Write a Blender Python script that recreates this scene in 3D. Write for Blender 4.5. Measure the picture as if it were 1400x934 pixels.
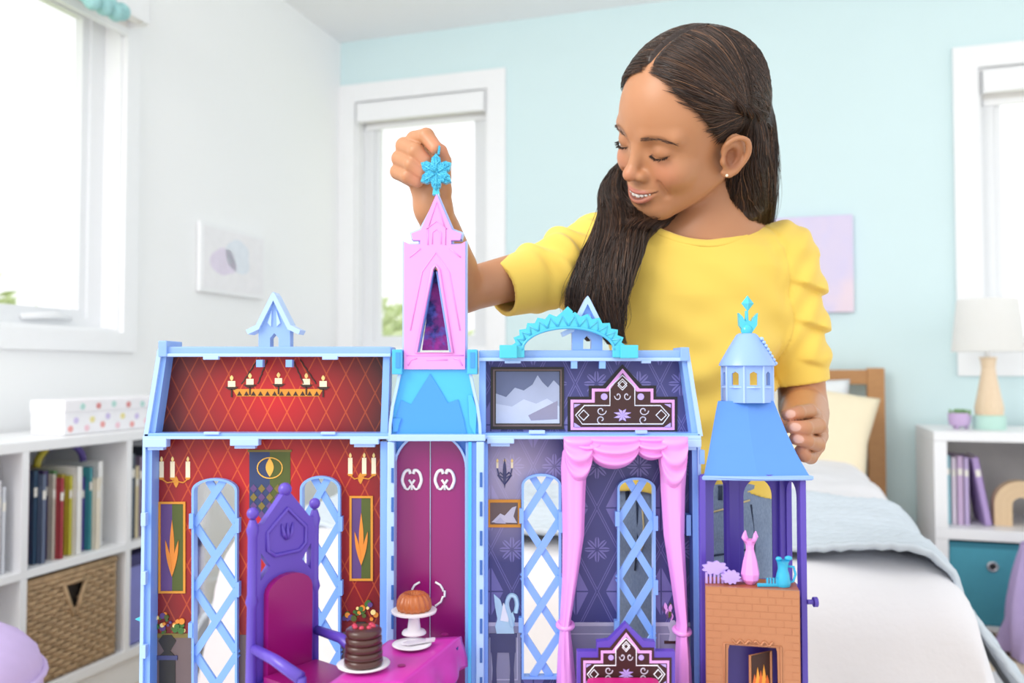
import bpy, bmesh, math, random
import numpy as np
from mathutils import Vector, Matrix, Euler
from mathutils.geometry import tessellate_polygon

for _o in list(bpy.data.objects):
    bpy.data.objects.remove(_o)
SC = bpy.context.scene
COL = SC.collection
PI = math.pi

# ---------------------------------------------------------------- camera
F_PX = 1150.0                       # focal length in pixels of the 1400 x 934 frame
CAM_Z = 0.87
PITCH = math.atan(38 / F_PX)
cam_data = bpy.data.cameras.new('camera')
cam_data.sensor_fit = 'HORIZONTAL'
cam_data.sensor_width = 36.0
cam_data.lens = 36.0 * F_PX / 1400.0
cam_data.clip_start = 0.02
cam_data.dof.use_dof = True
cam_data.dof.focus_distance = 0.86
cam_data.dof.aperture_fstop = 5.0
cam = bpy.data.objects.new('camera', cam_data)
COL.objects.link(cam)
cam.location = (0, 0, CAM_Z)
cam.rotation_euler = (PI / 2 + PITCH, 0, 0)
SC.camera = cam

# ---------------------------------------------------------------- world, lights, exposure
world = bpy.data.worlds.new('daylight')
SC.world = world
world.use_nodes = True
_bg = world.node_tree.nodes['Background']
_bg.inputs['Color'].default_value = (0.97, 0.985, 1.0, 1)
_bg.inputs['Strength'].default_value = 1.08

def area_light(name, loc, target, size_x, size_y, power, color):
    ld = bpy.data.lights.new(name, 'AREA')
    ld.shape = 'RECTANGLE'
    ld.size, ld.size_y = size_x, size_y
    ld.energy = power
    ld.color = color
    o = bpy.data.objects.new(name, ld)
    COL.objects.link(o)
    o.location = loc
    d = Vector(target) - Vector(loc)
    o.rotation_euler = d.to_track_quat('-Z', 'Y').to_euler()
    return o

area_light('added_softbox', (-1.75, -0.35, 2.05), (0.1, 0.95, 0.95), 1.3, 1.3, 38, (1.0, 0.97, 0.93))  # added soft light from upper left for shape
SC.view_settings.view_transform = 'Standard'
SC.view_settings.look = 'None'
SC.view_settings.gamma = 1.0
SC.view_settings.use_curve_mapping = False
SC.view_settings.exposure = 0.38
SC.cycles.max_bounces = 8
SC.cycles.transparent_max_bounces = 16

# ---------------------------------------------------------------- measuring helpers
RAY_C, RAY_S = math.cos(PITCH), math.sin(PITCH)
def ray(px, py):
    u, v = (px - 700) / F_PX, (467 - py) / F_PX
    return Vector((u, RAY_C - v * RAY_S, RAY_S + v * RAY_C))
def at(px, py, Y):
    """world point seen at a photograph pixel, at world depth Y"""
    d = ray(px, py)
    return Vector((0, 0, CAM_Z)) + d * (Y / d.y)
ROOM_ANG = math.radians(-17.4)
ROOM = Matrix.Translation((-0.824, 4.0, 0)) @ Matrix.Rotation(ROOM_ANG, 4, 'Z')
ROOM_INV = ROOM.inverted()
def room_hit(px, py, axis, val):
    o = ROOM_INV @ Vector((0, 0, CAM_Z))
    d = ROOM_INV.to_3x3() @ ray(px, py)
    k = 'XYZ'.index(axis)
    return o + d * ((val - o[k]) / d[k])

# ---------------------------------------------------------------- materials
def lin(c):
    if isinstance(c, str):
        c = c.lstrip('#')
        c = [int(c[i:i + 2], 16) / 255 for i in (0, 2, 4)]
    return tuple((x / 12.92 if x <= 0.04045 else ((x + 0.055) / 1.055) ** 2.4) for x in c[:3]) + (1.0,)

class X:
    """a node socket that can be added, multiplied and compared"""
    def __init__(s, nt, sock): s.nt, s.k = nt, sock
    def _m(s, op, *a):
        n = s.nt.nodes.new('ShaderNodeMath'); n.operation = op
        for i, v in enumerate((s,) + a):
            if isinstance(v, X): s.nt.links.new(v.k, n.inputs[i])
            else: n.inputs[i].default_value = v
        return X(s.nt, n.outputs[0])
    def __add__(s, o): return s._m('ADD', o)
    def __sub__(s, o): return s._m('SUBTRACT', o)
    def __mul__(s, o): return s._m('MULTIPLY', o)
    def __truediv__(s, o): return s._m('DIVIDE', o)
    __radd__ = __add__
    __rmul__ = __mul__
    def __gt__(s, o): return s._m('GREATER_THAN', o)
    def __lt__(s, o): return s._m('LESS_THAN', o)
    def abs(s): return s._m('ABSOLUTE')
    def frac(s): return s._m('FRACT')
    def floor(s): return s._m('FLOOR')
    def sin(s): return s._m('SINE')
    def cos(s): return s._m('COSINE')
    def sqrt(s): return s._m('SQRT')
    def max(s, o): return s._m('MAXIMUM', o)
    def min(s, o): return s._m('MINIMUM', o)
    def atan2(s, o): return s._m('ARCTAN2', o)
    def mod2(s): return s._m('FLOORED_MODULO', 2.0)
    def pow(s, o): return s._m('POWER', o)
    def clamp(s): return s.max(0.0).min(1.0)

class Mat:
    def __init__(s, name):
        s.m = bpy.data.materials.new(name); s.m.use_nodes = True
        s.nt = s.m.node_tree
        s.b = s.nt.nodes['Principled BSDF']
    def node(s, t, **kw):
        n = s.nt.nodes.new(t)
        for k, v in kw.items(): setattr(n, k, v)
        return n
    def set(s, **kw):
        for k, v in kw.items():
            k = k.replace('_', ' ')
            for i in s.b.inputs:
                if i.name.lower() == k.lower():
                    if isinstance(v, X): s.nt.links.new(v.k, i)
                    elif hasattr(v, 'links'): s.nt.links.new(v, i)
                    else: i.default_value = v
        return s
    def coords(s, kind='Object'):
        tc = s.node('ShaderNodeTexCoord')
        sp = s.node('ShaderNodeSeparateXYZ')
        s.nt.links.new(tc.outputs[kind], sp.inputs[0])
        return [X(s.nt, o) for o in sp.outputs], tc.outputs[kind]
    def noise(s, scale, detail=3.0, vec=None, rough=0.5, stretch=None):
        n = s.node('ShaderNodeTexNoise')
        n.inputs['Scale'].default_value = scale
        n.inputs['Detail'].default_value = detail
        n.inputs['Roughness'].default_value = rough
        if vec is None:
            vec = s.node('ShaderNodeTexCoord').outputs['Object']
        if stretch:
            mp = s.node('ShaderNodeMapping'); mp.inputs['Scale'].default_value = stretch
            s.nt.links.new(vec, mp.inputs['Vector']); vec = mp.outputs[0]
        s.nt.links.new(vec, n.inputs['Vector'])
        return X(s.nt, n.outputs['Fac'])
    def mix(s, fac, a, b):
        n = s.node('ShaderNodeMix', data_type='RGBA')
        for idx, v in ((0, fac), (6, a), (7, b)):
            if isinstance(v, X): s.nt.links.new(v.k, n.inputs[idx])
            elif hasattr(v, 'links'): s.nt.links.new(v, n.inputs[idx])
            else: n.inputs[idx].default_value = v
        return n.outputs[2]
    def bump(s, h, strength=0.3, dist=0.002):
        n = s.node('ShaderNodeBump')
        n.inputs['Strength'].default_value = strength
        n.inputs['Distance'].default_value = dist
        s.nt.links.new(h.k if isinstance(h, X) else h, n.inputs['Height'])
        s.nt.links.new(n.outputs[0], s.b.inputs['Normal'])
        return s

_MC = {}
def mat(name, color=None, rough=0.5, var=0.06, scale=30, bump=0.0, bump_scale=60, bump_dist=0.001, **kw):
    """plain procedural material: colour with a little noise in it, optional relief"""
    if name in _MC: return _MC[name]
    M = Mat(name)
    c = lin(color)
    if var > 0:
        n = M.noise(scale)
        d = tuple(max(0, x * (1 - var)) for x in c[:3]) + (1,)
        e = tuple(min(1, x * (1 + var)) for x in c[:3]) + (1,)
        M.set(Base_Color=M.mix(n, d, e))
    else:
        M.set(Base_Color=c)
    M.set(Roughness=rough, **kw)
    if bump > 0:
        M.bump(M.noise(bump_scale, 4), bump, bump_dist)
    _MC[name] = M.m
    return M.m

# ---------------------------------------------------------------- mesh helpers
class MB:
    """collects shapes; build() links them as one mesh object"""
    def __init__(s): s.v, s.f, s.mi, s.cur = [], [], [], 0
    def add(s, verts, faces):
        o = len(s.v)
        s.v += [tuple(p) for p in verts]
        s.f += [tuple(i + o for i in f) for f in faces]
        s.mi += [s.cur] * len(faces)
        return s
    def box(s, a, b, M=None, bev=0.0):
        x0, x1 = sorted((a[0], b[0])); y0, y1 = sorted((a[1], b[1])); z0, z1 = sorted((a[2], b[2]))
        if bev > 0:
            bm = bmesh.new()
            bmesh.ops.create_cube(bm, size=1)
            for v in bm.verts:
                v.co = ((x0 + x1) / 2 + v.co.x * (x1 - x0), (y0 + y1) / 2 + v.co.y * (y1 - y0), (z0 + z1) / 2 + v.co.z * (z1 - z0))
            bev = min(bev, 0.49 * min(x1 - x0, y1 - y0, z1 - z0))
            bmesh.ops.bevel(bm, geom=list(bm.edges), offset=bev, segments=2, profile=0.6, affect='EDGES')
            bm.verts.index_update()
            vs = [v.co.copy() for v in bm.verts]; fs = [[v.index for v in f.verts] for f in bm.faces]
            bm.free()
        else:
            vs = [Vector((x, y, z)) for z in (z0, z1) for y in (y0, y1) for x in (x0, x1)]
            fs = [(0, 2, 3, 1), (4, 5, 7, 6), (0, 1, 5, 4), (2, 6, 7, 3), (0, 4, 6, 2), (1, 3, 7, 5)]
        if M: vs = [M @ v for v in vs]
        return s.add(vs, fs)
    def bar(s, p, q, w, h, up=(0, 0, 1)):
        """box beam from p to q, w wide sideways, h along up"""
        p, q = Vector(p), Vector(q); d = (q - p).normalized()
        u = Vector(up); side = d.cross(u).normalized(); u = side.cross(d).normalized()
        vs = [e + side * (a * w / 2) + u * (b * h / 2) for e in (p, q) for b in (-1, 1) for a in (-1, 1)]
        return s.add(vs, [(0, 1, 3, 2), (4, 6, 7, 5), (0, 4, 5, 1), (2, 3, 7, 6), (0, 2, 6, 4), (1, 5, 7, 3)])
    def tube(s, pts, r, n=8, closed=False, cap=True, flat=None):
        pts = [Vector(p) for p in pts]
        N = len(pts)
        rs = r if isinstance(r, (list, tuple)) else [r] * N
        vs, fs = [], []
        prev = None
        for i, p in enumerate(pts):
            a = pts[(i - 1) % N] if (closed or i > 0) else p
            b = pts[(i + 1) % N] if (closed or i < N - 1) else p
            d = (b - a)
            d = d.normalized() if d.length > 1e-12 else Vector((0, 0, 1))
            if prev is None:
                u = d.orthogonal().normalized()
                if flat is not None:
                    u = (Vector(flat) - d * d.dot(Vector(flat))).normalized()
            else:
                u = (prev - d * prev.dot(d))
                u = u.normalized() if u.length > 1e-9 else d.orthogonal().normalized()
            prev = u; w = d.cross(u)
            for k in range(n):
                t = 2 * PI * k / n
                vs.append(p + (u * math.cos(t) + w * math.sin(t)) * rs[i])
        M = N if closed else N - 1
        for i in range(M):
            j = (i + 1) % N
            for k in range(n):
                l = (k + 1) % n
                fs.append((i * n + k, i * n + l, j * n + l, j * n + k))
        if cap and not closed:
            fs.append(tuple(range(n - 1, -1, -1))); fs.append(tuple((N - 1) * n + k for k in range(n)))
        return s.add(vs, fs)
    def lathe(s, prof, n=24, base=(0, 0, 0), axis=None, rib=None):
        """prof: (radius, height) list from bottom to top"""
        b = Vector(base)
        M = Matrix.Identity(3) if axis is None else Vector(axis).to_track_quat('Z', 'Y').to_matrix()
        vs, fs = [], []
        for r, h in prof:
            for k in range(n):
                t = 2 * PI * k / n
                rr = r * (rib(t, h) if rib else 1)
                vs.append(b + M @ Vector((rr * math.cos(t), rr * math.sin(t), h)))
        for i in range(len(prof) - 1):
            for k in range(n):
                l = (k + 1) % n
                fs.append((i * n + k, i * n + l, (i + 1) * n + l, (i + 1) * n + k))
        fs.append(tuple(range(n - 1, -1, -1))); fs.append(tuple((len(prof) - 1) * n + k for k in range(n)))
        return s.add(vs, fs)
    def prism(s, outer, holes=(), fn=None, y0=0.0, y1=0.01):
        """polygon in (x, z) with holes, extruded from y0 to y1; fn maps (x, y, z) to a point"""
        fn = fn or (lambda x, y, z: Vector((x, y, z)))
        loops = [list(outer)] + [list(h) for h in holes]
        flat = [p for l in loops for p in l]
        tris = tessellate_polygon([[Vector((p[0], p[1], 0)) for p in l] for l in loops])
        n = len(flat)
        vs = [fn(p[0], y0, p[1]) for p in flat] + [fn(p[0], y1, p[1]) for p in flat]
        fs = []
        for t in tris:
            a, b, c = (flat[i] for i in t)
            cr = (b[0] - a[0]) * (c[1] - a[1]) - (b[1] - a[1]) * (c[0] - a[0])
            t = tuple(t) if cr > 0 else tuple(reversed(t))
            fs.append(t); fs.append(tuple(i + n for i in reversed(t)))
        o = 0
        for li, l in enumerate(loops):
            m = len(l)
            ar = sum(l[i][0] * l[(i + 1) % m][1] - l[(i + 1) % m][0] * l[i][1] for i in range(m))
            ccw = (ar > 0) == (li == 0)
            for i in range(m):
                j = (i + 1) % m
                q = (o + i, o + j, o + j + n, o + i + n)
                fs.append(q[::-1] if ccw else q)
            o += m
        if y1 < y0: fs = [f[::-1] for f in fs]
        return s.add(vs, fs)
    def ball(s, c, r, nu=16, nv=10, M=None):
        r = (r, r, r) if not hasattr(r, '__len__') else r
        vs, fs = [], []
        for i in range(nv + 1):
            a = PI * i / nv - PI / 2
            for k in range(nu):
                t = 2 * PI * k / nu
                p = Vector((r[0] * math.cos(a) * math.cos(t), r[1] * math.cos(a) * math.sin(t), r[2] * math.sin(a)))
                if M: p = M @ p
                vs.append(Vector(c) + p)
        for i in range(nv):
            for k in range(nu):
                l = (k + 1) % nu
                fs.append((i * nu + k, i * nu + l, (i + 1) * nu + l, (i + 1) * nu + k))
        return s.add(vs, fs)
    def grid(s, nu, nv, fn):
        vs = [fn(i / (nu - 1), j / (nv - 1)) for j in range(nv) for i in range(nu)]
        fs = [(j * nu + i, j * nu + i + 1, (j + 1) * nu + i + 1, (j + 1) * nu + i) for j in range(nv - 1) for i in range(nu - 1)]
        return s.add(vs, fs)
    def xform(s, M):
        s.v = [tuple(M @ Vector(p)) for p in s.v]; return s
    def mesh(s, name, mats, smooth=False, origin=None):
        me = bpy.data.meshes.new(name)
        v = s.v if origin is None else [(p[0] - origin[0], p[1] - origin[1], p[2] - origin[2]) for p in s.v]
        me.from_pydata(v, [], s.f)
        for m in (mats if isinstance(mats, (list, tuple)) else [mats]): me.materials.append(m)
        if any(s.mi): me.polygons.foreach_set('material_index', s.mi)
        bm = bmesh.new(); bm.from_mesh(me)
        bmesh.ops.remove_doubles(bm, verts=bm.verts, dist=1e-6)
        bmesh.ops.recalc_face_normals(bm, faces=bm.faces)
        bm.to_mesh(me); bm.free()
        if smooth:
            me.shade_smooth()
            if smooth is not True:
                me.set_sharp_from_angle(angle=math.radians(smooth))
        me.update()
        return me
    def build(s, name, mats, parent=None, smooth=False, origin=None, matrix=None):
        o = bpy.data.objects.new(name, s.mesh(name, mats, smooth, origin))
        COL.objects.link(o)
        if parent: o.parent = parent
        if matrix is not None: o.matrix_world = matrix
        return o

def tag(o, label=None, cat=None, group=None, kind=None):
    if label: o['label'] = label
    if cat: o['category'] = cat
    if group: o['group'] = group
    if kind: o['kind'] = kind
    return o
def thing(name, label, cat, loc=(0, 0, 0), group=None, rotz=0.0, room=False):
    o = bpy.data.objects.new(name, None)
    o.empty_display_size = 0.05
    COL.objects.link(o)
    M = Matrix.Translation(loc) @ Matrix.Rotation(rotz, 4, 'Z')
    o.matrix_world = ROOM @ M if room else M
    return tag(o, label, cat, group)
def empty(name, parent, loc=(0, 0, 0)):
    o = bpy.data.objects.new(name, None)
    COL.objects.link(o); o.parent = parent; o.location = loc
    return o
def copy_tree(o, parent=None):
    c = o.copy(); COL.objects.link(c)
    if parent is not None: c.parent = parent
    for ch in list(o.children): copy_tree(ch, c)
    return c
def struct(name, mb, m, matrix=ROOM, smooth=False, parent=None):
    o = mb.build(name, m, parent=parent, smooth=smooth, matrix=None if parent else matrix)
    if not parent: o['kind'] = 'structure'
    return o
def arch_pts(x0, x1, z0, zs, za, n=12):
    """outline: bottom left, bottom right, up to the spring line zs, arch to za"""
    xm, hw = (x0 + x1) / 2, (x1 - x0) / 2
    pts = [(x0, z0), (x1, z0)]
    for i in range(n + 1):
        t = PI * i / n
        pts.append((xm + hw * math.cos(t), zs + (za - zs) * math.sin(t)))
    return pts
# ================================================================ the room
M_WHITE = mat('wall_paint_white', '#fafbfc', 0.75, var=0.015, scale=3, bump=0.05, bump_scale=400)
M_AQUA = mat('wall_paint_aqua', '#d9eff2', 0.75, var=0.02, scale=3, bump=0.05, bump_scale=400)
M_CEIL = mat('ceiling_paint', '#f4f5f7', 0.8, var=0.01, scale=3)
M_TRIM = mat('trim_white_gloss', '#f7f8fa', 0.35, var=0.01)
M_SASH = mat('window_vinyl', '#eceef1', 0.4, var=0.01)
M_BLIND = mat('blind_fabric', '#f3f1ee', 0.8, var=0.02, bump=0.1, bump_scale=500)
_g = Mat('window_glass')
_tr = _g.node('ShaderNodeBsdfTransparent'); _gl = _g.node('ShaderNodeBsdfGlossy'); _ms = _g.node('ShaderNodeMixShader')
_gl.inputs['Roughness'].default_value = 0.02
_ms.inputs[0].default_value = 0.05
_g.nt.links.new(_tr.outputs[0], _ms.inputs[1]); _g.nt.links.new(_gl.outputs[0], _ms.inputs[2])
_g.nt.links.new(_ms.outputs[0], _g.nt.nodes['Material Output'].inputs['Surface'])
M_GLASS = _g.m

def wood_mat(name, c1, c2, stretch, scale=6, rough=0.45):
    M = Mat(name)
    n = M.noise(scale, 5, stretch=stretch)
    w = (n * 9.0).frac()
    f = (n * 0.7 + w * 0.3)
    M.set(Base_Color=M.mix(f, lin(c1), lin(c2)), Roughness=rough)
    M.bump(f, 0.08, 0.001)
    return M.m
M_OAK = wood_mat('headboard_oak', '#b07b4c', '#c8955f', (1, 1, 6))
M_PINE = wood_mat('pale_pine', '#e3c7a4', '#eed9bd', (8, 8, 1))
# floor: plank joints are geometry, grain is material
M_FLOOR = wood_mat('floor_oak_light', '#d9c4a6', '#e6d5bb', (10, 1, 1), 5, 0.4)

RX1, RY0, RZ1 = 4.3, -4.4, 2.44
def plan_wall(axis, u0, u1, z1, holes, thick):
    """upright wall with holes: axis 'X' runs along x at y=0, axis 'Y' runs along y at x=0; thickness goes outward"""
    m = MB()
    fn = (lambda x, y, z: Vector((x, y, z))) if axis == 'X' else (lambda x, y, z: Vector((-y, x, z)))
    m.prism([(u0, 0), (u1, 0), (u1, z1), (u0, z1)], [[(a, c), (b, c), (b, d), (a, d)] for a, b, c, d in holes], fn, 0.0, thick)
    return m
W1 = (-3.05, -1.405, 0.985, 2.06)      # left wall: y0 y1 z0 z1
W2 = (0.085, 0.752, 0.96, 2.14)        # aqua wall: x0 x1 z0 z1
W3 = (2.728, 3.75, 0.93, 2.02)
struct('wall_left', plan_wall('Y', RY0, 0.0, RZ1, [W1], 0.14), M_WHITE)
struct('wall_back', plan_wall('X', 0.0, RX1, RZ1, [W2, W3], 0.14), M_AQUA)
struct('ceiling', MB().box((-0.14, -2.5, RZ1), (RX1, 0.14, RZ1 + 0.1)), M_CEIL)
fl = struct('floor', MB().box((-0.14, RY0, -0.1), (RX1, 0.14, -0.012)), mat('subfloor', '#b89f7c', 0.8))
_pl = MB().box((0, 0, 0), (0.146, 1.2, 0.0115), bev=0.0012).mesh('plank', M_FLOOR)
_k = 0
for i in range(28):
    for j in range(5):
        y0 = -1.205 * (j + 1) + (0.53 * i % 1.2) - 0.1
        x0 = 0.002 + i * 0.148
        if y0 + 1.2 > 0.0 or y0 < RY0 or x0 > 4.1: continue
        o = bpy.data.objects.new('plank', _pl); COL.objects.link(o)
        o.parent = fl; o.location = (x0, y0, -0.012)
struct('baseboard_left', MB().box((0.0, RY0, 0), (0.014, 0, 0.1), bev=0.003), M_TRIM)
struct('baseboard_back', MB().box((0.015, -0.014, 0), (RX1, 0, 0.1), bev=0.003), M_TRIM)

def window(name, axis, hole, trim, sash_side, blind_z, glass_in):
    u0, u1, z0, z1 = hole
    fn = (lambda x, y, z: Vector((x, y, z))) if axis == 'X' else (lambda x, y, z: Vector((-y, x, z)))
    T = trim
    m = MB()      # casing on the wall face
    m.prism([(u0 - T, z0 - T), (u1 + T, z0 - T), (u1 + T, z1 + T), (u0 - T, z1 + T)], [[(u0, z0), (u1, z0), (u1, z1), (u0, z1)]], fn, -0.018, -0.001)
    w = struct(name, m, M_TRIM)
    m = MB(); e = 0.012     # reveal lining
    m.prism([(u0 + .0005, z0 + .0005), (u1 - .0005, z0 + .0005), (u1 - .0005, z1 - .0005), (u0 + .0005, z1 - .0005)], [[(u0 + e, z0 + e), (u1 - e, z0 + e), (u1 - e, z1 - e), (u0 + e, z1 - e)]], fn, -0.001, 0.135)
    struct('window_reveal', m, M_TRIM, parent=w)
    s = 0.055
    m = MB()
    m.prism([(u0 + e, z0 + e), (u1 - e, z0 + e), (u1 - e, z1 - e), (u0 + e, z1 - e)], [[(u0 + e + s, z0 + e + .03), (u1 - e - s, z0 + e + .03), (u1 - e - s, z1 - e - s), (u0 + e + s, z1 - e - s)]], fn, 0.06, 0.11)
    struct('window_frame', m, M_SASH, parent=w)
    m = MB()
    a, b, c, d = u0 + e + s - .004, u1 - e - s + .004, z0 + e + .03 - .004, z1 - e - s + .004
    q = 0.03
    m.prism([(a, c), (b, c), (b, d), (a, d)], [[(a + q, c + q), (b - q, c + q), (b - q, d - q), (a + q, d - q)]], fn, 0.07, 0.10)
    struct('sash', m, M_SASH, parent=w)
    m = MB()
    m.prism([(a + q - .002, c + q - .002), (b - q + .002, c + q - .002), (b - q + .002, d - q + .002), (a + q - .002, d - q + .002)], [], fn, 0.082, 0.086)
    struct('pane', m, M_GLASS, parent=w)
    return w, fn
w1, f1 = window('window_1', 'Y', W1, 0.06, 1, 0, 0)
w2, f2 = window('window_2', 'X', W2, 0.085, 1, 0, 0)
w3, f3 = window('window_3', 'X', W3, 0.085, 1, 0, 0)
_m = MB(); _m.tube([f1(-1.72, 0.05, 1.02), f1(-1.60, 0.05, 1.03), f1(-1.55, 0.045, 1.02)], [0.009, 0.012, 0.006], 8)
struct('crank_handle', _m, M_SASH, parent=w1, smooth=True)

def blind(label, fn, u0, u1, ztop, zcloth, y, parent_name):
    t = thing('roller_blind', label, 'blind', room=True, group='white roller blinds')
    m = MB(); m.prism([(u0, ztop - 0.085), (u1, ztop - 0.085), (u1, ztop), (u0, ztop)], [], fn, y - 0.075, y - 0.07); m.build('valance', M_TRIM, t)
    m = MB(); m.tube([fn(u0 + .004, y - 0.03, ztop - 0.045), fn(u1 - .004, y - 0.03, ztop - 0.045)], 0.034, 16); m.build('roll', M_BLIND, t, smooth=40)
    m = MB(); m.prism([(u0 + .012, zcloth), (u1 - .012, zcloth), (u1 - .012, ztop - .04), (u0 + .012, ztop - .04)], [], fn, y + .003, y + .0055); m.build('cloth', M_BLIND, t)
    m = MB(); m.prism([(u0 + .012, zcloth - .012), (u1 - .012, zcloth - .012), (u1 - .012, zcloth + .012), (u0 + .012, zcloth + .012)], [], fn, y - .003, y + .009); m.build('hem_bar', M_TRIM, t)
    for u in (u0, u1):
        m = MB(); m.prism([(u - .002, ztop - .09), (u + .002, ztop - .09), (u + .002, ztop), (u - .002, ztop)], [], fn, y - .075, y + .015); m.build('bracket', M_TRIM, t)
    return t
blind('white roller blind rolled up at the big window on the white wall', f1, -3.0, -1.395, 2.05, 1.945, -0.02, '')
blind('white roller blind half inside the narrow window behind the raised hand', f2, 0.10, 0.738, 2.125, 2.03, 0.05, '')
blind('white roller blind in the window above the table lamp', f3, 2.745, 3.73, 2.005, 1.90, 0.05, '')

# outside: lawn and hedges seen through the panes
M_LAWN = mat('lawn', '#c9d69a', 0.9, var=0.25, scale=4)
M_HEDGE = mat('hedge_leaves', '#dbe6b4', 0.8, var=0.2, scale=14)
struct('ground_outside', MB().box((-14, -9, -0.35), (-0.15, 12, -0.3)).box((-0.15, 0.15, -0.35), (14, 12, -0.3)), M_LAWN)
def hedge(label, c, r, seed):
    """a shrub: a lumpy crown of many leaf cards around boughs"""
    rnd = random.Random(seed)
    t = thing('garden_shrub', label, 'shrub', (c[0], c[1], -0.3), room=True, group='shrubs in the garden')
    m = MB()
    for k in range(10):
        a = rnd.uniform(0, 2 * PI)
        m.tube([(0, 0, 0), (math.cos(a) * r[0] * .3, math.sin(a) * r[1] * .3, r[2] * .5), (math.cos(a) * r[0] * .6, math.sin(a) * r[1] * .6, r[2] * .95)], [0.03, 0.02, 0.008], 6)
    m.build('branches', mat('shrub_bark', '#8a765a', 0.9), t)
    m = MB()
    for k in range(2600):
        d = Vector((rnd.gauss(0, 1), rnd.gauss(0, 1), rnd.gauss(0, 1))).normalized() * rnd.uniform(.55, 1) ** .5
        p = Vector((d.x * r[0], d.y * r[1], r[2] * .62 + d.z * r[2] * .6))
        if p.z < 0: continue
        u = Vector((rnd.gauss(0, 1), rnd.gauss(0, 1), rnd.gauss(0, 1))).normalized(); v = u.orthogonal().normalized(); w = u.cross(v)
        L = rnd.uniform(.05, .09)
        m.add([p - v * L, p + w * L * .5, p + v * L, p - w * L * .5], [(0, 1, 2, 3)])
    o = m.build('foliage', M_HEDGE, t); o['kind'] = 'stuff'
hedge('pale green shrub outside the big window on the white wall', (-2.3, -0.9), (1.2, 1.2, 1.52), 1)
hedge('blurred green shrub outside the narrow window beside the hand', (-0.9, 2.3), (1.0, .9, 1.38), 2)
hedge('low pale shrub outside the big window, seen at the left photo edge', (-2.6, -3.4), (1.0, 1.2, 1.25), 3)

# ---------------------------------------------------------------- pictures on the walls
def watercolor(name, base, blobs, scale):
    M = Mat(name)
    n = M.noise(scale, 4); n2 = M.noise(scale * 1.7, 3)
    c = M.mix(((n - 0.42) * 5.0).clamp(), lin(base), lin(blobs[0]))
    c = M.mix(((n2 - 0.5) * 5.0).clamp(), c, lin(blobs[1]))
    M.set(Base_Color=c, Roughness=0.7)
    return M.m
p0 = room_hit(268, 303, 'X', 0); p1 = room_hit(352, 407, 'X', 0)
t = thing('watercolor_picture', 'small white framed watercolour of a pale lilac cloud on the white wall', 'picture', (0, -1.04, 1.15), room=True)
MB().box((0.002, 0, 0), (0.02, 0.40, 0.255), bev=.003).build('frame', M_TRIM, t)
MB().box((0.02, 0.015, 0.015), (0.0212, 0.385, 0.24)).build('paper', mat('picture_paper', '#f4f3f6', .8), t)
_m = MB()
def blob(m, cy, cz, ry, rz, seed, x):
    rnd = random.Random(seed); ph = [rnd.uniform(0, 6.28) for _ in range(5)]
    pts = []
    for k in range(40):
        a = 2 * PI * k / 40
        q = 1 + sum(.1 / (i + 1) * math.sin((i + 2) * a + ph[i]) for i in range(5))
        pts.append((cy + ry * q * math.cos(a), cz + rz * q * math.sin(a)))
    m.prism(pts, [], lambda a, y, b: Vector((x + y, a, b)), 0, .0006)
blob(_m, .13, .12, .07, .055, 3, .0212); _m.build('lilac_wash', mat('wash_lilac', '#e8dff0', .8, var=.12, scale=25), t)
_m = MB(); blob(_m, .22, .15, .08, .06, 5, .0212); _m.build('blue_wash', mat('wash_blue', '#e8eef8', .8, var=.1, scale=25), t)
t = thing('canvas_painting', 'pastel lilac and pink canvas painting on the aqua wall behind her shoulder', 'painting', (1.86, 0, 1.095), room=True)
MB().box((0, -0.03, 0), (0.418, -0.002, 0.385), bev=.004).build('canvas', watercolor('pastel_canvas', '#e3d7ee', ('#d9d2f2', '#eedbe8'), 2.2), t)

# ---------------------------------------------------------------- shelf unit on the left
M_LAM = mat('white_laminate', '#f3f4f6', 0.4, var=0.01)
SX = 0.30
ys = [-3.0, -2.685, -2.352, -2.019, -1.686, -1.353]      # divider centres
t = thing('cube_shelf', 'white cube shelving unit along the white wall under the window', 'shelf', (0.001, 0, 0), room=True)
MB().box((0.016, -3.02, .675), (SX, -1.33, .70), bev=.002).build('top_board', M_LAM, t)
MB().box((0.016, -3.02, .085), (SX, -1.33, .11), bev=.002).build('bottom_board', M_LAM, t)
MB().box((0.016, -3.0, 0), (SX - .02, -1.35, .085)).build('plinth', M_LAM, t)
MB().box((0.016, -3.0, .378), (SX - .001, -1.335, .398), bev=.002).build('middle_board', M_LAM, t)
for i, y in enumerate(ys):
    e = .012 if i in (0, 5) else .009
    MB().box((0.016, y - e, .11), (SX - .0005, y + e, .378)).box((.016, y - e, .398), (SX - .0005, y + e, .675)).build('divider', M_LAM, t)
MB().box((0.006, -3.0, .1), (.014, -1.35, .69)).build('back_panel', M_LAM, t)

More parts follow.
